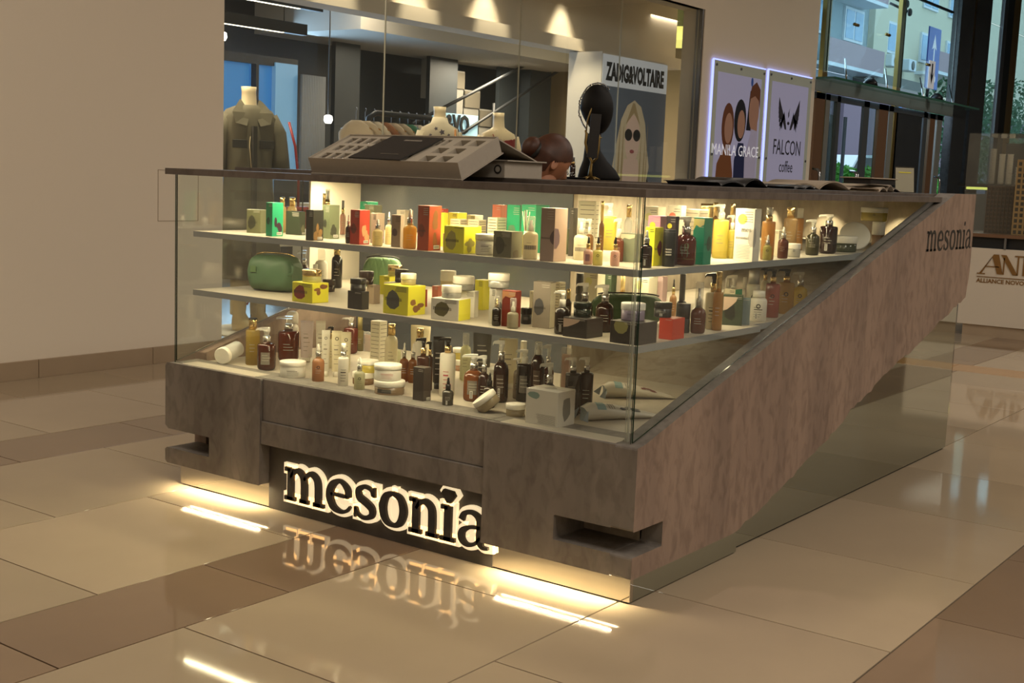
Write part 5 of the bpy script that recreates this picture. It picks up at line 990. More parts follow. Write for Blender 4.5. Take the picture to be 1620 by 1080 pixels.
# ring ceiling lamp
rl = thing('ring_lamp',(-6.0,10.95,2.99),'round drum ceiling lamp glowing yellow in the shop window corner','lamp'); mat('drum_glow','#e8e07a',emit=1.1)
mb = MB(); n = 32
for (ra,z0,z1) in ((.5,0,.16),): mb.lathe([(ra,z0),(ra,z1),(ra*.98,z1+.002)],n)
mb.build('drum_shade','drum_glow',rl); MB().tube([(0,0,.12),(0,0,.145)],.01).build('cable','black_paint',rl)
# ------------------------------------------------------------ wall posters
mat('edge_glow','#98a4ff',emit=1.5); mat('poster_lilac','#a7a6c4',.3,emit=.22); mat('frame_pale','#b9c0b4',.3,emit=.05); mat('jacket_print','#8c5a38',.4); mat('navy_print','#2c3563',.4); mat('hair_brown','#7a4a30',.4); mat('hair_black','#20232c',.4); mat('skin2','#c49a88',.4); mat('wings_print','#3c3c48',.4); mat('turtle_print','#b4b0cc',.4,emit=.1); mat('white_print','#e8e8f0',.4,emit=.3); mat('blue_print','#3f6ad0',.4)
def acrylic(y0,y1,z1,label):
    t = thing('wall_poster',(-4.66,y0,.3),label,'poster','backlit wall posters')
    w_ = y1-y0; h_ = z1-.3
    MB().bev(-.02,.0,0,w_,0,h_,.004).build('acrylic_sheet','frame_pale',t); MB().box(.001,.003,.10,w_-.10,.1,h_-.12).build('poster_sheet','poster_lilac',t)
    MB().box(-.022,.002,-.014,-.002,0,h_).build('edge_light','edge_glow',t); MB().box(-.022,.002,0,w_,h_+.002,h_+.012).build('edge_light','edge_glow',t)
    for a in (.05,w_/2,w_-.05): MB().lathe([(.014,0),(.014,.012)],10,M=Matrix.Translation((0,a,h_-.05))@Matrix.Rotation(math.pi/2,4,'Y')).build('standoff','steel',t)
    for a in (.05,w_-.05): MB().lathe([(.014,0),(.014,.012)],10,M=Matrix.Translation((0,a,1.30))@Matrix.Rotation(math.pi/2,4,'Y')).build('standoff','steel',t)
    return t
A = acrylic(9.28,10.58,2.62,'left backlit acrylic wall poster with three figures and white lettering')
d = .004
pf(A,'jacket_print','jacket_print',[(.12,.4),(.18,1.2),(.33,1.38),(.5,1.35),(.58,1.1),(.62,.4)],d); pf(A,'hair_print','hair_brown',ell(.40,1.62,.15,.26),d+.0005); pf(A,'face_print','skin2',ell(.42,1.60,.10,.17),d+.001)
pf(A,'suit_print','navy_print',[(.62,.4),(.60,1.25),(.68,1.45),(.82,1.45),(.90,1.25),(.92,.4)],d); pf(A,'hair_print','hair_black',ell(.70,1.70,.15,.24),d+.0005); pf(A,'face_print','skin2',ell(.73,1.66,.095,.16),d+.001)
pf(A,'jumper_print','turtle_print',[(.92,.4),(.86,1.3),(1.0,1.62),(1.16,1.6),(1.19,.4)],d+.0012); pf(A,'neck_print','skin2',[(.97,1.4),(1.0,1.75),(1.15,1.75),(1.14,1.4)],d+.0008); pf(A,'face_print','skin2',ell(1.04,1.83,.13,.23),d+.001); pf(A,'hair_print','hair_brown',[(.90,1.95),(.95,2.1),(1.07,2.16),(1.18,2.08),(1.19,1.85),(1.15,1.95),(1.05,2.0)],d+.0012)
pf(A,'pole_print','hair_black',[(.86,1.6),(.92,2.05),(1.0,2.05),(.98,1.6)],d+.0003); pf(A,'spot_print','blue_print',ell(.95,2.15,.03,.05),d+.0006)
text_obj('lettering','MANILA GRACE',.175,'white_print',frame((d+.002,.63,1.30),(0,1,0),(0,0,1)),A,.0005,'CENTER',.95)
B = acrylic(10.67,11.93,2.63,'right backlit acrylic wall poster with dark wings emblem and coffee lettering')
for s_ in (-1,1):
    for k in range(7):
        y0, z0 = .62+s_*(.05+.012*k), 1.66+.028*k; tz = 2.04-.052*k; ty = .62+s_*(.27+.022*math.sin(k*.5)-.012*k+.03)
        q = [(y0,z0),(y0+s_*.045,z0+.005),(ty+s_*.005,tz-.09),(ty,tz),(ty-s_*.05,tz-.07),(y0+s_*.01,z0+.05)]
        pf(B,'feather_print','wings_print',q[::s_],d+k*.0003)
pf(B,'bean_print','wings_print',ell(.62,1.74,.035,.02),d); pf(B,'flame_print','wings_print',[(.61,1.80),(.635,1.83),(.63,1.88),(.65,1.93),(.60,1.86)],d)
text_obj('lettering','FALCON',.26,'wings_print',frame((d+.002,.63,1.36),(0,1,0),(0,0,1)),B,.0005,'CENTER',.80); text_obj('lettering','coffee',.20,'wings_print',frame((d+.002,.63,1.15),(0,1,0),(0,0,1)),B,.0005,'CENTER',.82)
# ------------------------------------------------------------ entrance facade
EF = thing('entrance_facade',(0,0,0),'tall glazed entrance facade with gold mullions and point fixings','facade')
gx = -4.74; gs = [12.11,12.55,15.35,17.7]
for a,b in zip(gs,gs[1:]):
    for z0,z1 in ((2.78,4.12),(4.13,5.98)): vpane(EF,'glass_panel',gx,a+.01,b-.01,z0,z1,'facade_glass')
for a,b in ((19.4,20.15),(21.2,26.6)): vpane(EF,'glass_panel',gx,a,b,.05,4.2,'facade_glass'); vpane(EF,'glass_panel',gx,a,b,4.22,5.98,'facade_glass')
for y in (12.56,15.32,): MB().box(gx-.09,gx-.03,y-.06,y+.10,0,5.98).build('mullion','brass',EF)
MB().box(gx-.02,gx+.04,20.18,20.40,0,5.98).build('mullion','steel',EF); MB().box(gx-.02,gx+.04,20.40,20.78,0,5.98).build('mullion','black_paint',EF); MB().box(gx-.02,gx+.04,20.78,21.2,0,5.98).build('mullion','brass',EF)
MB().box(gx-.02,gx+.05,18.42,18.54,2.7,5.98).build('mullion','gold_trim',EF)
MB().box(gx-.03,gx+.01,12.11,17.5,4.115,4.145).build('transom','black_paint',EF)
for y,z in ((13.3,3.45),(14.5,3.45),(16.3,3.2)):
    MB().tube([(gx+.06,y-.07,z),(gx+.06,y+.07,z)],.022).build('glass_fixing','gold_trim',EF)
for y,z in ((12.75,4.6),(12.25,4.5),(15.45,4.0),(15.6,3.9)):
    MB().tube([(gx-.05,y,z),(gx-.28,y-.2,z+.12)],.02).build('spider_arm','dark_metal',EF); MB().lathe([(.05,-.02),(.06,0),(.05,.02)],14,M=Matrix.Translation((gx-.04,y,z))@Matrix.Rotation(math.pi/2,4,'Y')).build('glass_fixing','dark_metal',EF)
for nm,a in (('column_entrance',(gx-.08,gx+.06,17.72,18.40,0,6)),('column_entrance_2',(gx-.08,gx+.06,18.56,19.36,0,6))): wallbox(nm,*a,m='granite')
# canopy + doors
CN_ = thing('entrance_canopy',(0,0,0),'green-edged glass canopy above the entrance doors','canopy')
mb = MB(); mb.add([(x,y,z) for z in (2.64,2.67) for x,y in ((gx+.05,12.11),(gx+.30,12.11),(gx+.30,18.3),(gx+.05,18.3))],[(0,3,2,1),(4,5,6,7)],0); mb.add([(x,y,z) for z in (2.64,2.67) for x,y in ((gx+.05,12.11),(gx+.30,12.11),(gx+.30,18.3),(gx+.05,18.3))],[(0,1,5,4),(1,2,6,5),(2,3,7,6),(3,0,4,7)],1)
mat('green_edge','#3c6a5c',.15); mb.build('canopy_glass',['facade_glass','green_edge'],CN_)
MB().box(gx+.02,gx+.06,12.11,17.7,2.50,2.64).build('header_beam',mat('header_grey','#8f999b',.35),CN_)
for y in (12.6,14.1,15.6,17.0): MB().tube([(gx+.26,y,2.66),(gx+.04,y+.45,2.98)],.012).build('tie_rod','chrome',CN_)
for y in (13.6,16.4): MB().lathe([(.10,0),(.09,.05),(.04,.10),(.0,.11)],16,(gx+.2,y,2.672)).build('ceiling_sensor','dark_metal',CN_)
DD = structure('door_1')
mat('bronze_column','#7a5c45',.4,metal=.2); mat('grey_column','#8a8c88',.4,metal=.2); mat('door_frame','#4a4f53',.4)
for (a,b,m_) in ((12.12,12.2,'door_frame'),(12.34,12.62,'bronze_column'),(12.66,12.80,'grey_column'),(13.05,13.16,'door_frame'),(14.02,14.22,'door_frame'),(14.60,14.98,'bronze_column'),(15.02,15.20,'grey_column'),(16.55,16.72,'door_frame'),(16.85,17.1,'bronze_column'),(17.2,17.45,'grey_column')):
    MB().box(gx-.06,gx-.02,a,b,0,2.5).build('door_post',m_,DD)
MB().box(gx-.06,gx-.03,15.36,16.50,0,2.5).build('door_panel','granite',DD)
MB().box(gx-.06,gx-.02,12.1,17.5,2.42,2.5).build('door_header','door_frame',DD)
for a,b in ((12.80,13.05),(14.22,14.6),(16.72,16.85)): vpane(DD,'door_glass',gx-.06,a,b,.05,2.42,'facade_glass')
for (a,b,x) in ((13.3,13.42,-6.6),(13.95,14.05,-6.6)): MB().box(x-.03,x,a+4.0,b+4.0,0,2.5).build('outer_door_post','door_frame',DD)
for y in (12.28,13.55,13.62,17.14): MB().tube([(gx+.02,y,1.0),(gx+.10,y,1.02),(gx+.12,y,1.1),(gx+.12,y,1.42),(gx+.10,y,1.5),(gx+.02,y,1.52)],.018).build('door_handle','chrome',DD)
# two signs seen through the glass
rs = thing('road_sign',(-8.0,26.3,0),'blue cycle route sign with white arrow standing outside','sign'); mat('sign_blue','#2c55b8',.4,emit=.25)
MB().tube([(0,0,0),(0,0,4.5)],.04).build('pole','dark_metal',rs); MB().bev(.05,.08,-.42,.42,3.62,5.0,.01).build('sign_plate','sign_blue',rs)
pf(rs,'arrow_print','white_print',[(-.04,4.15),(.04,4.15),(.04,4.55),(.16,4.5),(0,4.85),(-.16,4.5),(-.04,4.55)],.082); pf(rs,'ring_print','white_print',ell(-.12,3.95,.09,.09),.082); pf(rs,'ring_print','white_print',ell(.14,3.85,.09,.09),.082)
dsg = thing('arrow_sign',(-4.70,16.55,2.86),'small white sign with a black down arrow on the entrance glass','sign'); MB().box(-.005,.005,-.14,.14,0,.42).build('sign_plate','poster_white',dsg); pf(dsg,'arrow_print','dark_print',[(-.03,.38),(.03,.38),(.03,.2),(.09,.26),(0,.06),(-.09,.26),(-.03,.2)][::-1],.007)
# ------------------------------------------------------------ outside
gr = structure('street'); MB().box(-9.3,-4.9,8,110,-.2,-.05).build('pavement',mat('asphalt','#7c7f84',.8),gr); MB().box(-60,-9.3,8,110,-.2,.75).build('asphalt',MC['asphalt'],gr)
mat('house_teal','#8fa0a4',.8); mat('house_cream','#cfc9b0',.8); mat('house_brown','#6c6c66',.8); mat('window_glass_far','#7fa6c4',.15); mat('win_frame','#d4dade',.6); mat('balcony_pink','#a48c90',.7)
hb = thing('apartment_building',(-20,30,0),'pale apartment block with balconies and air conditioners across the street','building')
MB().box(-8,0,-20,25,0,16).build('wall','house_teal',hb); MB().box(0,.3,23.4,25.2,6.4,16).build('pilaster','house_cream',hb)
MB().box(-8,0,25,60,0,16).build('wall','house_cream',hb)
def win(y,z,w_,h_):
    f = MB().box(.0,.1,y-w_/2,y+w_/2,z,z+h_).build('window','win_frame',hb)
    for s_ in (0,1): MB().box(.1,.12,y-w_/2+.12+s_*(w_/2-.03),y-.09+s_*(w_/2-.03),z+.12,z+h_-.12).build('pane','window_glass_far',f)
for y in (17.5,21.5,26.8,31.5,35.5,40.0): 
    for z in (2.2,7.65,10.3): win(y,z,2.2,1.45)
for y in (25.6,28.0): 
    a_ = MB().bev(.1,.6,y-.5,y+.5,6.95,7.5,.03).build('air_conditioner','win_frame',hb); MB().lathe([(.2,0),(.22,.02),(.05,.03)],14,M=Matrix.Translation((.6,y,7.22))@Matrix.Rotation(math.pi/2,4,'Y')).build('fan_grille','house_brown',a_)
for (y0,y1,z) in ((16,22.5,6.2),(16,22.5,9.2),(30,36,7.0)):
    b_ = MB().box(.0,1.2,y0,y1,z,z+.15).build('balcony','win_frame',hb); MB().box(1.15,1.2,y0,y1,z+.15,z+1.1).build('balcony_panel','balcony_pink',b_)
MB().box(.0,1.0,22,28.5,5.2,6.4).build('cornice','house_brown',hb)
hb2 = thing('brick_house',(-18.5,60,0),'dark mauve house front with a blue and red poster across the street','building'); MB().box(-1.1,.6,-14,20,.76,5.2).build('wall',mat('mauve_wall','#6e5c66',.8),hb2); MB().box(.6,.7,-8.6,-7.6,2.6,5.0).build('street_poster',mat('poster_blue','#2f7fc4',.5),hb2); MB().box(.7,.72,-8.5,-7.7,2.5,2.85).build('poster_strip',mat('poster_red','#c43a3a',.5),hb2); pf(hb2,'spot_print','c_yellowsoft',ell(-8.1,3.9,.35,.5),.71)
car = thing('car',(-12.5,32.8,.76),'white car parked beyond the hedge, seen through the open door','car',rotz=0)
bd = [(-2.1,.35),(-2.05,.85),(-1.5,.98),(-.9,1.45),(.7,1.5),(1.4,1.05),(2.1,.9),(2.15,.4)]
MB().prism(bd,-.8,.8,'x').build('car_body',mat('car_white','#e4e8ec',.25),car); MB().prism([(-1.3,1.0),(-.85,1.38),(.6,1.42),(1.15,1.05)],.8,.82,'x').build('side_window','dark_print',car)
for y in (-1.4,1.4): MB().lathe([(.32,-.1),(.34,0),(.32,.1)],18,M=Matrix.Translation((.75,y,.34))@Matrix.Rotation(math.pi/2,4,'Y')).build('wheel','ink',car)
def leafy(name, label, c, sx, sy, sz, n, m_, cat, seed):
    R = random.Random(seed); t = thing(name,c,label,cat); mb = MB()
    for i in range(n):
        while True:
            p = Vector((R.uniform(-1,1),R.uniform(-1,1),R.uniform(-1,1)))
            if p.length < 1: break
        p = Vector((p.x*sx,p.y*sy,p.z*sz+sz)); a = Vector((R.uniform(-1,1),R.uniform(-1,1),R.uniform(-1,1))).normalized(); b_ = a.orthogonal().normalized(); q = R.uniform(.05,.11)
        mb.add([p-a*q,p-b_*q*.5,p+a*q,p+b_*q*.5],[(0,1,2,3)])
    o = mb.build('foliage',m_,t); o['kind'] = 'stuff'; MB().tube([(0,0,0),(0,0,sz)],.06).build('stem','bronze_column',t); return t
mat('leaf_bright','#5fae3c',.6); mat('leaf_dark','#2f5c38',.6)
for i in range(4): leafy('hedge','bright green hedge bush outside the door, %s along the street' % ('first','second','third','fourth')[i],(-10.2,23.5+i*2.9,.76),.8,1.35,.55,2600,'leaf_bright','hedge',i)
leafy('tree','dark green street tree outside the right part of the facade',(-9.5,34,1.4),1.6,2.2,1.6,3000,'leaf_dark','tree',9); leafy('tree','dark green street tree seen beyond the granite columns',(-9.5,40,1.2),1.8,3.0,1.9,3000,'leaf_dark','tree',12)
# ------------------------------------------------------------ things standing on the counter
gb = thing('sample_gift_box',(-1.42,.02,1.272),'large open grey presentation box tilted up towards the front on the counter','box')
gb.rotation_euler = (math.radians(23.5),0,0); mat('box_grey','#aaa295',.7,var=.03,nscale=60); mat('box_inner','#b5ad9d',.7); mat('pocket','#6b5f52',.8)
Wb, Lb, Hb = .69, .235, .062
MB().box(-.004,Wb+.004,-.004,Lb+.004,0,.004).build('base_plate','box_grey',gb)
for a in ((0,Wb,0,.003),(0,Wb,Lb-.003,Lb),(0,.003,.003,Lb-.003),(Wb-.003,Wb,.003,Lb-.003)): MB().box(*a,.004,Hb).build('box_wall','box_grey',gb)
cells = []   # rows of cells (x0,x1) with a common y range
def rowcells(y0,y1,xs): cells.append((y0,y1,sorted(xs)))
lef = lambda y,o: [(.03+o+k*.046,.03+o+k*.046+.033) for k in range(4)]
bot = [(.36+k*.032,.36+k*.032+.020) for k in range(5)]
rowcells(.018,.066,lef(0,0)+bot[:3]+[(.50,.55),(.575,.625)])
rowcells(.090,.138,lef(0,.0)+[(.50,.55),(.575,.625)])
rowcells(.160,.212,lef(0,0)+bot+[(.545,.59),(.61,.655)])
ins = MB(); yy = .003; zt, zb = Hb-.006, .018
for (y0,y1,xs) in cells:
    ins.box(.003,Wb-.003,yy,y0,zb,zt); xx = .003
    for (a,b) in xs: ins.box(xx,a,y0,y1,zb,zt); xx = b
    ins.box(xx,Wb-.003,y0,y1,zb,zt); yy = y1
ins.box(.003,Wb-.003,yy,Lb-.003,zb,zt); o = ins.build('insert_tray','box_inner',gb)
pk = MB().box(.003,Wb-.003,.003,Lb-.003,.004,.017).build('pocket_floor','pocket',gb)
lid = MB().box(0,Wb,0,.245,-.004,0); lo = lid.build('lid_flap','box_grey',gb); lo.location = (0,Lb+.004,Hb-.01); lo.rotation_euler = (math.radians(-40),0,0)
T24 = Matrix.Translation((-1.42,.02,1.272)) @ Matrix.Rotation(math.radians(23.5),4,'X')
k = 0
for (y0,y1,xs) in cells:
    for (a,b) in xs[:4]:
        if k == 3 or k == 99: pass
        j = thing('sample_jar',(0,0,0),'tiny sample jar in the open box, %s row, %s from the left' % (('front','middle','back')[k//4],('first','second','third','fourth')[k%4]),'jar','sample jars in the open box'); j.matrix_world = T24 @ Matrix.Translation(((a+b)/2,(y0+y1)/2,.018))
        MB().lathe([(.014,0),(.0155,.002),(.0155,.018),(.013,.02)],14).build('jar_body','b_silverclear',j); MB().lathe([(.016,.0202),(.0165,.030),(.014,.034)],16).build('lid','chrome' if k%3 else 'b_browndark',j); k += 1
bk = thing('black_booklet',(0,0,0),'black booklet with thin lettering lying across the open presentation box','booklet'); bk.matrix_world = T24 @ Matrix.Translation((.195,.006,Hb+.001)) @ Matrix.Rotation(math.radians(-2),4,'Z')
MB().prism([(0,0),(.245,.0),(.275,.205),(.03,.21)],0,.004,'z').build('cover',mat('booklet_black','#26272a',.45),bk)
word(g_ := MB(),'mesonia',.12,.165,.0115,lambda a,b,d_: (a,b,.0045),0,flat=True,n=2); g_.build('name_print','ink_light',bk); MB().box(.115,.20,.045,.047,.004,.0045).build('line_print','ink_soft',bk)
sb = thing('closed_gift_box',(-1.32,.262,1.2835),'closed grey box with a round emblem propping up the open presentation box','box')
MB().bev(0,.585,0,.225,0,.058,.002).build('box_body','box_grey',sb); MB().box(-.006,.60,-.006,.23,.0585,.063).build('lid','box_grey',sb)
MB().lathe([(.016,0),(.016,.0006)],20,M=Matrix.Translation((.555,-.0006,.03))@Matrix.Rotation(math.pi/2,4,'X')).build('emblem','ink',sb); MB().lathe([(.010,0),(.010,.0006)],16,M=Matrix.Translation((.555,-.0014,.03))@Matrix.Rotation(math.pi/2,4,'X')).build('emblem_ring','box_grey',sb)
# open papers on the right-hand counter
def magazine(loc, w_, dpt, h_, rot, label, m1_, m2_='ink_soft', name='magazine', cat_='magazine'):
    t = thing(name,loc,label,cat_,'printed matter on the counter',math.radians(rot)); R = random.Random(hash_(label))
    for s_ in (-1,1):
        for lv in range(2):
            mb = MB(); n = 12; vs = []; off = lv*.004
            for i in range(n+1):
                q = i/n; x = s_*(w_/2)*q*(1-.03*lv); z = off+.0015+h_*(math.sin(min(1,q*1.25)*math.pi)**.7 if q < .8 else 0)*(.6+.4*(s_ > 0))+ (h_*.35 if (lv and q > .9) else 0)
                vs += [(x,-dpt/2*(1-.02*lv),z),(x,dpt/2*(1-.02*lv),z),(x,-dpt/2*(1-.02*lv),max(0,z-.0025)),(x,dpt/2*(1-.02*lv),max(0,z-.0025))]
            fs = []
            for i in range(n): a = 4*i; fs += [(a,a+4,a+5,a+1),(a+2,a+3,a+7,a+6),(a,a+2,a+6,a+4),(a+1,a+5,a+7,a+3)]
            fs += [(0,1,3,2),(4*n,4*n+2,4*n+3,4*n+1)]
            mb.add(vs,fs,0,True); mb.build('page_stack',m1_ if lv else m2_,t)
    return t
mat('newsprint','#a39685',.85,var=.05,nscale=200); mat('newsprint2','#b3a592',.85); mat('cover_black','#1c1b1c',.4); mat('paper_white','#c9c0b0',.7)
magazine((-.40,1.20,1.2835),.36,.26,.030,80,'black open catalogue, leftmost of the printed matter on the counter','cover_black','cover_black')
magazine((-.30,1.55,1.2835),.30,.22,.012,95,'thin dark folded leaflet between the black catalogue and the newspapers','cover_black','cover_black','leaflet','leaflet')
magazine((-.42,1.93,1.2835),.46,.34,.034,70,'open newspaper with a dark photo, left one of the newspapers on the counter','newsprint','newsprint2','newspaper','newspaper')
magazine((-.30,2.36,1.2835),.44,.30,.028,100,'folded newspaper in the middle of the newspapers on the counter','newsprint2','newsprint','newspaper','newspaper')
magazine((-.42,2.75,1.2835),.36,.28,.016,84,'flat newspaper nearest the sloping concrete slab','newsprint','cover_black','newspaper','newspaper')
fd = thing('folded_catalogue',(-.20,2.30,1.317),'folded catalogue with a black spine lying on the newspapers','catalogue',rotz=math.radians(88))
MB().bev(-.14,.14,-.06,.07,0,.022,.003,0).build('cover','cover_black',fd); MB().bev(-.155,.145,-.07,.08,.0225,.028,.002,0).build('top_page','newsprint',fd)
cs = thing('card_stand',(-.27,2.96,1.2835),'small clear card stand with a printed white card on the far counter','card stand',rotz=math.radians(35))
MM = Matrix.Rotation(math.radians(-14),4,'X'); MB().box(-.045,.045,-.001,.001,.003,.125,0,MM).build('card','paper_white',cs); MB().box(-.048,.048,-.004,-.002,0,.13,0,MM).build('acrylic_front','glass',cs); MB().box(-.048,.048,-.04,.04,0,.003).build('foot','glass',cs)
MB().box(-.03,.03,-.0045,-.004,.098,.103,0,MM).build('yellow_line','c_yellow',cs)
# black bust with jewellery, mirror stand, tray
mat('bust_black','#0b0a0a',.6,spec=.25); bs = thing('display_bust',(-2.0,2.82,1.2835),'black faceless head bust wearing a beaded band on the far counter','bust',rotz=YAW); bs.scale = (1.1,1.1,1.1)
loft([(.02,0,0,.105,.06),(.02,0,.012,.11,.063),(.012,0,.05,.095,.056),(-.004,0,.10,.062,.045),(-.02,0,.15,.042,.04),(-.022,0,.20,.038,.038),(-.018,0,.235,.042,.042)],24).build('neck','bust_black',bs)
hd = MB(); vs = []; n = 24
for i in range(13):
    a = math.pi*i/12; z = .345-.125*math.cos(a) if True else 0
    for k_ in range(n):
        b_ = 2*math.pi*k_/n; rr_ = math.sin(a); zz = -math.cos(a)
        rx = .086*rr_*(1-.22*max(0,-zz)); ry = .095*rr_*(1-.15*max(0,-zz)); vs.append((-.008+rx*math.cos(b_)+.02*max(0,-zz),ry*math.sin(b_),.36+.125*zz))
hd.add(vs,[(i*n+k_,i*n+(k_+1)%n,(i+1)*n+(k_+1)%n,(i+1)*n+k_) for i in range(12) for k_ in range(n)],0,True); hd.build('head','bust_black',bs)
bd_ = MB(); R_ = random.Random(3)
for k_ in range(46):
    a = math.radians(50+150*k_/45); p = Vector((-.008+.092*math.cos(a),-.015,.36+.129*math.sin(a))); bd_.lathe([(.002,-.004),(.0048,0),(.002,.004)],6,(p.x+R_.uniform(-.003,.003),p.y+R_.uniform(-.012,.012),p.z))
for k_ in range(30):
    a = math.radians(200+35*k_/29); p = Vector((-.006+.09*math.cos(a),-.02,.36+.125*math.sin(a))); bd_.lathe([(.002,-.004),(.0045,0),(.002,.004)],6,(p.x,p.y+R_.uniform(-.01,.01),p.z))
o = bd_.build('beaded_band','chrome',bs); o['kind'] = 'stuff'
ms = thing('jewellery_stand',(-1.93,2.66,1.2835),'antique brass branch stand holding a black card in front of the bust','stand',rotz=YAW)
MB().tube([(0,0,.0),(0,0,.05),(.005,0,.10),(-.02,0,.15),(-.035,0,.20),(-.03,0,.25),(-.04,0,.27)],[.016,.010,.008,.008,.008,.009,.004],8).build('stem','gold_trim',ms)
MB().tube([(.003,0,.09),(.03,0,.12),(.038,0,.17),(.04,0,.23),(.035,0,.26)],[.008,.008,.008,.008,.004],8).build('branch','gold_trim',ms); MB().tube([(-.035,0,.22),(-.03,0,.32),(-.015,0,.37),(-.01,0,.39)],[.004,.004,.005,.002],8).build('branch','gold_trim',ms)
MB().bev(-.03,.028,-.008,.004,.12,.36,.002,0,Matrix.Rotation(math.radians(3),4,'Y')).build('card','cover_black',ms); MB().tube([(.03,0,.23),(.055,0,.232)],.004).build('twig','gold_trim',ms)
for k_ in range(6):
    a = k_*1.047; MB().tube([(0,0,.02),(.03*math.cos(a),.03*math.sin(a),.012),(.055*math.cos(a),.055*math.sin(a),.003)],[.006,.005,.003],6).build('root_foot','gold_trim',ms)
ty = thing('black_tray',(-2.05,2.62,1.2835),'round black tray with small bottles and a crystal brooch on the far counter','tray'); MB().lathe([(.10,0),(.115,.004),(.12,.012),(.112,.012),(.10,.006)],28).build('dish','bust_black',ty)
for i,(dx,dy,kk) in enumerate(((-.03,0,'k_silver'),(.015,.02,'k_gold'))):
    b = thing('small_dark_bottle',(-2.05+dx,2.62+dy,1.290),('small dark bottle with silver collar, left one on the round black tray','small dark bottle with rose-gold collar, right one on the round black tray')[i],'bottle','bottles on the black tray')
    MB().lathe([(.014,0),(.016,.003),(.016,.07),(.012,.074)],16).build('bottle_body','b_browndark',b); MB().lathe([(.012,.074),(.012,.090)],14).build('collar',kk,b); MB().lathe([(.010,.090),(.010,.112),(.008,.114)],14).build('cap','k_grey' if i else 'k_clearwhite',b)
br = thing('crystal_brooch',(-1.99,2.565,1.2965),'glittering crystal brooch at the edge of the round black tray','brooch')
for k_ in range(9): a = k_*.7; MB().lathe([(.001,0),(.007,.005),(.001,.012)],6,(.022*math.cos(a)*(k_%3)/2,.022*math.sin(a)*(k_%3)/2,.002*k_)).build('crystal','chrome',br)
# ------------------------------------------------------------ soft pouches, sachets, tilted items
def pouch(loc, L, Dp, Hh, rot, label, m_, quilt=False, seed=1, zipm='gold'):
    t = thing('cosmetic_pouch',loc,label,'pouch',None,math.radians(rot)); R = random.Random(seed); n, mr = 44, 52; vs = []
    se = lambda c, e: abs(c)**e*(1 if c > 0 else -1)
    for i in range(mr+1):
        q = -1+2*i/mr; f_ = (1-abs(q)**5)**.30 if abs(q) < 1 else 0; f_ = .55*(abs(q) > .999)+f_*(abs(q) <= .999); f_ = max(f_,.5)
        for k_ in range(n):
            a = 2*math.pi*k_/n; cy, cz = se(math.cos(a),.6), se(math.sin(a),.6)
            w_ = f_*(1-.16*max(0,cz))
            if quilt: w_ *= 1-.055*max(0,1-abs(math.sin(8*q+4.5*a/3.14))*3.2)-.055*max(0,1-abs(math.sin(8*q-4.5*a/3.14))*3.2)
            else: w_ *= 1+.03*math.sin(4*q+3*a+1.3*math.sin(3*q))*math.sin(2*a)+.014*math.sin(7*q+4*a+2*math.sin(2*a))
            x = L/2*q*(1-.06*abs(cz)); z = Hh/2*(1+cz*w_*(1 if cz > 0 else 1)); vs.append((x,Dp/2*cy*w_,max(z,0) if cz > 0 else max(0,Hh/2*(1+cz*min(1,w_*1.05)))))
    mb = MB().add(vs,[(j*n+k_,j*n+(k_+1)%n,(j+1)*n+(k_+1)%n,(j+1)*n+k_) for j in range(mr) for k_ in range(n)],0,True)
    mb.f += [tuple(range(n-1,-1,-1)),tuple(mr*n+k_ for k_ in range(n))]; mb.m += [0,0]; mb.sm += [False,False]; mb.build('pouch_body',m_,t)
    zl = [(-L*.42+L*.84*i/10, .003*math.sin(i), Hh*(.955-.06*abs(i/5-1)**4)) for i in range(11)]
    MB().tube(zl,.0028,6).build('zip',zipm,t)
    return t
mat('green_satin','#47664c',.5,var=.12,nscale=9,bump=.5); mat('green_quilt','#6f9468',.5,var=.1,nscale=9,bump=.3); mat('green_velvet','#4c6844',.6,var=.15,nscale=12,bump=.6)
p1 = pouch((-1.835,.235,.8005),.215,.14,.158,12,'dark green satin cosmetic pouch with gold zip at the left end of the middle shelf','green_satin'); MB().tube([(.095,-.03,.12),(.118,-.05,.10),(.115,-.05,.08),(.09,-.05,.07)],.006).build('side_loop','green_satin',p1); MB().bev(-.07,-.042,-.0735,-.070,.075,.10,.001).build('leather_patch','green_velvet',p1)
pouch((-1.645,.66,.8005),.165,.055,.145,32,'light green quilted pouch at the back of the middle shelf',"green_quilt",True,2,'k_black')
pouch((-.36,.505,.8005),.255,.09,.11,38,'long green quilted velvet pouch behind the charcoal cartons near the shelf corner','green_velvet',True,3,'k_black')
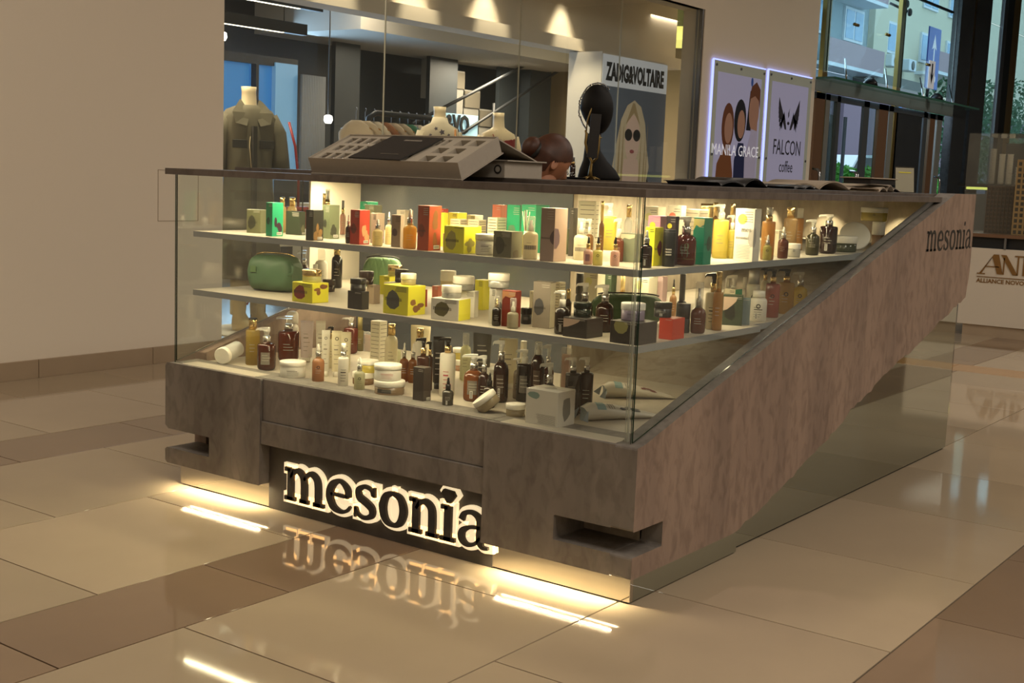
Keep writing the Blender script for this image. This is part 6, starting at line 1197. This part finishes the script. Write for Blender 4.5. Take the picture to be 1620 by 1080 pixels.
def sachet(loc, rot, Ls, label, tint, pr):
    t = thing('foil_sachet',loc,label,'sachet','foil sachets',math.radians(rot)); n = 12; m_ = 18; vs = []
    for i in range(n+1):
        q = i/n; x = Ls*q; ht = .030*(1-q**1.6)*(1 if i else .75)+.0012; wd = .040*(1-.25*(1-q)**2)*(1 if i else .92)
        for k_ in range(m_):
            a = 2*math.pi*k_/m_; vs.append((x+(.006*math.cos(2*a) if i == 0 else 0),wd*math.cos(a),.001+ht*(1+math.sin(a))*.98+.0012*math.sin(7*a+i)*(q < .95)))
    mb = MB().add(vs,[(i*m_+k_,i*m_+(k_+1)%m_,(i+1)*m_+(k_+1)%m_,(i+1)*m_+k_) for i in range(n) for k_ in range(m_)],0,True); mb.f += [tuple(range(n*m_,(n+1)*m_))]; mb.m += [0]; mb.sm += [False]; mb.build('sachet_body',tint,t)
    bt = MB(); c = (.010,0,.028); ring = [Vector(v) for v in vs[:m_]]; bt.add([c]+ring,[(0,1+(k_+1)%m_,1+k_) for k_ in range(m_)],0,True); bt.build('base_gusset',mat('foil_blue','#8d9aa2',.35,metal=.3),t)
    R = random.Random(hash_(label)); pm = MB()
    def on(q, a): 
        x = Ls*q; ht = .030*(1-q**1.6)+.0012; wd = .040*(1-.25*(1-q)**2); return Vector((x,(wd+.0012)*math.cos(a),.001+ht*(1+math.sin(a))*.98+.0016))
    for k_ in range(7):
        q0, a0, s_ = .56+R.uniform(-.10,.12), 2.15+R.uniform(-.4,.35), R.uniform(.03,.065)
        pm.add([on(q0+s_*math.cos(v)*R.uniform(.7,1.2),a0+s_*4.5*math.sin(v)*R.uniform(.7,1.1)) for v in [j*.698 for j in range(9)]],[tuple(range(9))])
    lb_ = MB().add([on(.13,a_) for a_ in (1.6,2.0,2.4,2.8)]+[on(.24,a_) for a_ in (1.6,2.0,2.4,2.8)],[(0,1,5,4),(1,2,6,5),(2,3,7,6)]); lb_.build('teal_print',mat('sachet_teal','#7f9ea0',.5),t)
    for z_ in (.28,.31,.34): MB().add([on(z_,a_) for a_ in (1.8,2.2,2.6)]+[on(z_+.012,a_) for a_ in (1.8,2.2,2.6)],[(0,1,4,3),(1,2,5,4)]).build('text_line','ink_soft',t)
    MB().add([(-.004,-.046,.002),(-.028,-.052,.012),(.002,-.034,.040)]+[(-.004,.040,.002),(-.026,.046,.014),(.002,.030,.040)],[(0,1,2),(3,5,4)]).build('gusset_ear','foil_blue',t)
    pm.build('splash_print',pr,t)
    return t
mat('sachet_white','#cfcabd',.4,var=.04,nscale=5); mat('splash_red','#6e3434',.5); mat('splash_blue','#2f3846',.5)
sachet((-.52,.63,.5005),47,.27,'white foil sachet with a dark red splash lying behind its twin by the glass corner','sachet_white','splash_red')
sachet((-.33,.20,.5005),62,.30,'white foil sachet with a navy splash lying nearest the glass corner','sachet_white','splash_blue')
def tilt(o, rx, ry, rz): o.rotation_euler = (math.radians(rx),math.radians(ry),math.radians(rz))
lc = thing('lying_clear_cup',(-1.965,.075,.526),'clear cup with white lid lying on its side, left end of the bottom display','cup'); tilt(lc,-84,0,22)
MB().lathe([(.031,0),(.034,.004),(.034,.022),(.031,.024)],24).build('lid','k_white',lc); lc.location.z = .536
MB().lathe([(.030,.024),(.031,.03),(.031,.135),(.026,.142)],24).build('cup_wall','k_clearwhite',lc)
tj = thing('tilted_jar',(-.615,.118,.5325),'white-lidded jar leaning at an angle against the low jar by the white cube carton','jar'); tilt(tj,0,-38,YAW*57.3)
tj.location = (-.632,.088,.523); MB().lathe([(.040,-.006),(.042,0),(.042,.022)],26).build('jar_body','b_taupejar2',tj); MB().lathe([(.043,.022),(.044,.025),(.044,.038),(.041,.040)],26).build('lid','k_white',tj)
ld = thing('loose_white_lid',(-.16,2.05,1.085),'bright white jar lid standing on edge at the right end of the upper shelf','lid'); tilt(ld,62,0,30); MB().lathe([(.064,0),(.066,.003),(.066,.016),(.063,.018)],30).build('lid_disc','k_white',ld)
# ------------------------------------------------------------ seated shop assistant
mat('skin','#b07858',.5); mat('hair','#4a2a1a',.5,var=.3,nscale=22,bump=.4); mat('dark_top','#2a2a2e',.8)
pr_ = thing('person',(-1.285,1.175,0),'person with brown hair tied in a low bun, head bowed behind the counter','person',rotz=YAW+.42)
def skinbody(name, V_, E_, Rr, m_, parent, sub=1):
    me = bpy.data.meshes.new(name); me.from_pydata(V_,E_,[]); o = bpy.data.objects.new(name,me); COL.objects.link(o); o.parent = parent
    sm_ = o.modifiers.new('s','SKIN'); me.skin_vertices.new() if not me.skin_vertices else None
    for i,r_ in enumerate(Rr): me.skin_vertices[0].data[i].radius = (r_,r_*.85)
    me.skin_vertices[0].data[0].use_root = True; ss = o.modifiers.new('u','SUBSURF'); ss.levels = sub; ss.render_levels = sub; me.materials.append(MC[m_]); sm_.use_smooth_shade = True; return o
V_ = [(0,0,.62),(0,0,.78),(.0,0,.95),(.02,0,1.10),(.04,0,1.20),(.06,0,1.27),(0,.17,1.11),(.03,.22,.93),(.20,.17,.84),(0,-.17,1.11),(.03,-.22,.93),(.20,-.17,.84),(.06,.10,.60),(.24,.12,.58),(.26,.12,.30),(.26,.12,.05),(.06,-.10,.60),(.24,-.12,.58),(.26,-.12,.30),(.26,-.12,.05)]
E_ = [(0,1),(1,2),(2,3),(3,4),(4,5),(3,6),(6,7),(7,8),(3,9),(9,10),(10,11),(0,12),(12,13),(13,14),(14,15),(0,16),(16,17),(17,18),(18,19)]
skinbody('clothed_body',V_,E_,[.14,.13,.14,.13,.06,.05,.06,.048,.036,.06,.048,.036,.085,.065,.05,.045,.085,.065,.05,.045],'dark_top',pr_)
MB().tube([(.035,0,1.17),(.05,0,1.22),(.075,0,1.27),(.085,0,1.32)],[.055,.05,.05,.052],18).build('neck','skin',pr_)
hh = thing_head = bpy.data.objects.new('head',None); COL.objects.link(hh); hh.parent = pr_; hh.location = (.095,0,1.365); hh.rotation_euler = (0,math.radians(34),0)
def headmesh(gr, ztrim=None, face=True):
    mb = MB(); vs = []; n, m_ = 72, 54
    for i in range(m_+1):
        a = math.pi*i/m_; zz = -math.cos(a); rr_ = math.sin(a)
        for k_ in range(n):
            b_ = 2*math.pi*k_/n; cx, cy = math.cos(b_), math.sin(b_); low = max(0,-zz)
            rx = .095*(1-.10*low) if cx > 0 else .098*(1-.45*low); ry = .074*(1-.28*low); x = rx*rr_*cx; y = ry*rr_*cy; z = .115*zz
            if face and cx > .5:
                w_ = max(0,1-(abs(cy)/.28))
                x += .022*w_*math.exp(-((z+.02)/.020)**2)+.006*w_*math.exp(-((z+.06)/.012)**2)-.006*math.exp(-((z-.01)/.012)**2)*(abs(cy) > .12)*(abs(cy) < .6)
                x += .008*w_*math.exp(-((z+.095)/.018)**2)
            vs.append((x*gr,y*gr,z*gr))
    mb.add(vs,[(i*n+k_,i*n+(k_+1)%n,(i+1)*n+(k_+1)%n,(i+1)*n+k_) for i in range(m_) for k_ in range(n)],0,True); return mb, n, m_
mb,_,_ = headmesh(1.0); mb.build('face','skin',hh)
mb,n,m_ = headmesh(1.045,face=False); hv = [Vector(v) for v in mb.v]; keep = []
for f_ in mb.f:
    c = sum((hv[i] for i in f_),Vector())/len(f_)
    if c.z > .048+.25*max(0,c.x-.05) or (c.x < -.012 and c.z > -.085+.35*max(0,c.x+.06)) or (c.z > (c.x+.012)*.75-.02 and c.x < .075 and c.z > -.02): keep.append(f_)
h2 = MB(); h2.v = mb.v; h2.f = keep; h2.m = [0]*len(keep); h2.sm = [True]*len(keep); h2.build('hair_cap','hair',hh)
bn = MB(); bn.lathe([(.004,-.036),(.024,-.030),(.036,-.012),(.038,.006),(.030,.024),(.014,.036),(.002,.038)],18,M=Matrix.Translation((-.103,0,-.008))@Matrix.Diagonal((1.05,1.25,1.25,1))); bn.build('hair_bun','hair',hh)
MB().lathe([(.046,-.010),(.049,0),(.046,.010)],18,M=Matrix.Translation((-.082,0,-.006))@Matrix.Rotation(math.pi/2,4,'Y')).build('hair_tie','ink',hh)
for s_ in (-1,1):
    MB().lathe([(.004,-.004),(.015,-.003),(.019,.002),(.016,.006),(.006,.003)],16,M=Matrix.Translation((.002,s_*.072,-.022))@Matrix.Rotation(s_*math.radians(-78),4,'X')@Matrix.Diagonal((.8,1.45,1,1))).build('ear','skin',hh)
    MB().lathe([(.001,-.009),(.009,0),(.001,.009)],10,(.083,s_*.028,.002)).build('eye','white_wall',hh)
MB().lathe([(.004,-.004),(.012,0),(.004,.004)],12,(.088,0,-.062),sy=1.6).build('mouth',mat('lips','#9c5848',.5),hh)
sto = thing('stool',(-1.30,1.155,0),'dark round stool carrying the bowed person inside the kiosk','stool'); MB().lathe([(.16,.49),(.17,.50),(.17,.525),(.155,.53)],24).build('seat','ink',sto); MB().tube([(0,0,.02),(0,0,.49)],.025).build('post','steel',sto); MB().lathe([(.19,.0),(.18,.02),(.03,.03)],24).build('base','steel',sto)
# ------------------------------------------------------------ property desk on the right with model towers
AD = thing('sales_desk',(-1.6,8.45,0),'white sales desk with bronze monogram and glass case at the right','desk'); mat('desk_white','#d9cfbf',.35); mat('bronze_logo','#8a6534',.4,metal=.3)
MB().bev(0,3.6,.03,.9,.10,.80,.003).build('desk_body','desk_white',AD); MB().box(.05,3.6,.05,.88,0,.10).build('plinth','skirting_stone',AD)
MB().box(-.02,3.62,0,.92,.90,.93).build('table_board','bronze_column',AD)
for i in range(8): MB().box(i*.36,i*.36+.02,.02,.04,.80,.90).build('rail_post','steel',AD)
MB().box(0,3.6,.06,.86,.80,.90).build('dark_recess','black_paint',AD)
mat('bronze_thin','#9a7038',.4,metal=.2)
def zs(name, pts, d_=.028): MB().prism(pts,d_-.006,d_,'y').build(name,'bronze_logo',AD)
LX, LZ = .165, .575; W_ = .19
zs('logo_letter',[(LX,LZ),(LX+.02,LZ),(LX+.115,LZ+.175),(LX+.16,LZ+.175),(LX+.205,LZ),(LX+.155,LZ),(LX+.105,LZ+.15)][:7]); zs('logo_letter',[(LX-.02,LZ-.008),(LX+.05,LZ-.008),(LX+.05,LZ),(LX-.02,LZ)]); zs('logo_letter',[(LX+.05,LZ+.06),(LX+.17,LZ+.06),(LX+.17,LZ+.068),(LX+.05,LZ+.068)])
zs('logo_letter',[(LX+.18,LZ+.175),(LX+.225,LZ+.175),(LX+.335,LZ),(LX+.29,LZ)]); zs('logo_letter',[(LX+.205,LZ),(LX+.215,LZ),(LX+.215,LZ+.15),(LX+.205,LZ+.15)]); zs('logo_letter',[(LX+.325,LZ),(LX+.337,LZ),(LX+.337,LZ+.165),(LX+.325,LZ+.165)])
zs('logo_letter',[(LX+.30,LZ+.165),(LX+.42,LZ+.165),(LX+.42,LZ+.175),(LX+.30,LZ+.175)])
zs('logo_letter',[(LX+.375,LZ),(LX+.41,LZ),(LX+.41,LZ+.17),(LX+.375,LZ+.17)])
for (cz,rz,ry) in ((LZ+.13,.042,.06),(LZ+.048,.048,.075)):
    g = MB(); n = 14; ps = [(LX+.40+ry*math.cos(-math.pi/2+math.pi*k_/n),cz+rz*math.sin(-math.pi/2+math.pi*k_/n)) for k_ in range(n+1)]+[(LX+.40+(ry-.026)*math.cos(math.pi/2-math.pi*k_/n),cz+(rz-.010)*math.sin(math.pi/2-math.pi*k_/n)) for k_ in range(n+1)]
    vs = [(a,.022,b) for a,b in ps]; g.add(vs,[(k_,k_+1,2*n-k_,2*n+1-k_) for k_ in range(n)]); g.build('logo_letter','bronze_logo',AD)
zs('logo_line',[(LX-.02,LZ-.035),(LX+.62,LZ-.035),(LX+.62,LZ-.029),(LX-.02,LZ-.029)])
text_obj('lettering','ALLIANCE NOVOBUD',.052,'bronze_logo',frame((LX-.02,.027,LZ-.085),(1,0,0),(0,0,1)),AD,.001,'LEFT',1.02,.0012)
for a in ((-.02,3.6,.0,.006),(-.02,3.6,.90,.906)): MB().box(*a,.93,1.82).build('case_glass','glass',AD)
MB().box(-.02,-.014,.006,.90,.93,1.82).build('case_glass','glass',AD); MB().box(-.02,3.6,0,.906,1.82,1.826).build('case_glass','glass',AD)
def tower(x,y,w_,d_,h_,label,m_,nx,nz,seed):
    t = thing('model_tower',(x,y,.931),label,'model building','architectural model towers'); R = random.Random(seed)
    MB().box(0,w_,0,d_,0,h_).build('tower_body',m_,t); g = MB(); cw, ch = w_/nx, h_/nz
    for i in range(nx):
        for j in range(nz): g.box(i*cw+cw*.22,i*cw+cw*.78,-.004,-.0005,j*ch+ch*.18,j*ch+ch*.80)
    for i in range(max(2,int(nx*d_/w_))):
        for j in range(nz): q = d_/max(2,int(nx*d_/w_)); g.box(-.004,-.0005,i*q+q*.22,i*q+q*.78,j*ch+ch*.18,j*ch+ch*.80)
    o = g.build('window_grid','tower_window',t); o['kind'] = 'stuff'
    f_ = MB()
    for i in range(nx+1): f_.box(i*cw-.004,i*cw+.004,-.010,-.004,0,h_)
    f_.box(-.004,w_+.004,-.012,d_,h_,h_+.012); f_.build('facade_fins',m_,t); return t
mat('tower_window','#2e2b28',.2); mat('tower_tan','#b08c58',.6); mat('tower_brown','#4d3a2c',.7); mat('tower_grey','#7a6a55',.7)
tower(-1.50,8.75,.26,.2,.42,'low brown model block at the left end of the glass case','tower_brown',8,11,1)
tower(-1.30,8.95,.16,.15,.50,'dark model block behind the low brown one in the glass case','tower_brown',4,12,2)
tower(-1.22,8.62,.40,.26,.66,'tan model tower block in front of the tallest model tower','tower_tan',9,13,3)
tower(-1.16,8.95,.40,.26,.80,'tallest tan model tower in the glass case at the right edge','tower_tan',9,16,4)
tower(-.72,8.75,.35,.25,.5,'tan model tower further along the glass case','tower_tan',7,11,5)
# coffee bar beyond
cb = thing('coffee_bar',(-2.72,12.2,0),'dim coffee bar with a lit yellow-green strip beyond the sales desk','bar counter')
MB().box(0,3.4,0,.7,0,1.28).build('bar_front',mat('bar_grey','#55595a',.5),cb); MB().box(0,1.15,-.02,.0,1.33,1.36).build('lit_strip',mat('strip_lime','#d8dc70',emit=1.2),cb); MB().box(-.1,3.5,-.03,.75,1.36,1.40).build('bar_top','dark_metal',cb)
MB().box(-.1,3.6,1.9,2.0,0,1.95).build('rear_wall','slate_paint',cb)
for i in range(4):
    c_ = thing('cup_stack',(-2.50+i*.10,12.4+.03*(i%2),1.40),('tallest stack of paper cups at the left end of the coffee bar','second stack of paper cups on the coffee bar','third stack of paper cups on the coffee bar','short stack of paper cups nearest the coffee machine')[i],'cups','cup stacks'); h_ = (.42,.36,.38,.22)[i]
    mb = MB()
    for j in range(int(h_/.03)): mb.lathe([(.030,j*.03),(.038,j*.03+.026),(.041,j*.03+.030)],12)
    mb.build('paper_cup','white_wall',c_)['kind'] = 'stuff'
em = thing('coffee_machine',(-2.1,12.45,1.40),'dark espresso machine on the coffee bar','coffee machine'); MB().bev(0,.55,-.2,.2,.0,.10,.01).bev(.02,.53,-.05,.2,.10,.26,.01).build('machine_body','dark_metal',em); MB().bev(0,.55,-.2,.2,.26,.30,.01).build('cup_tray','steel',em); MB().tube([(.15,-.2,.24),(.15,-.28,.20)],.012).build('portafilter','chrome',em)
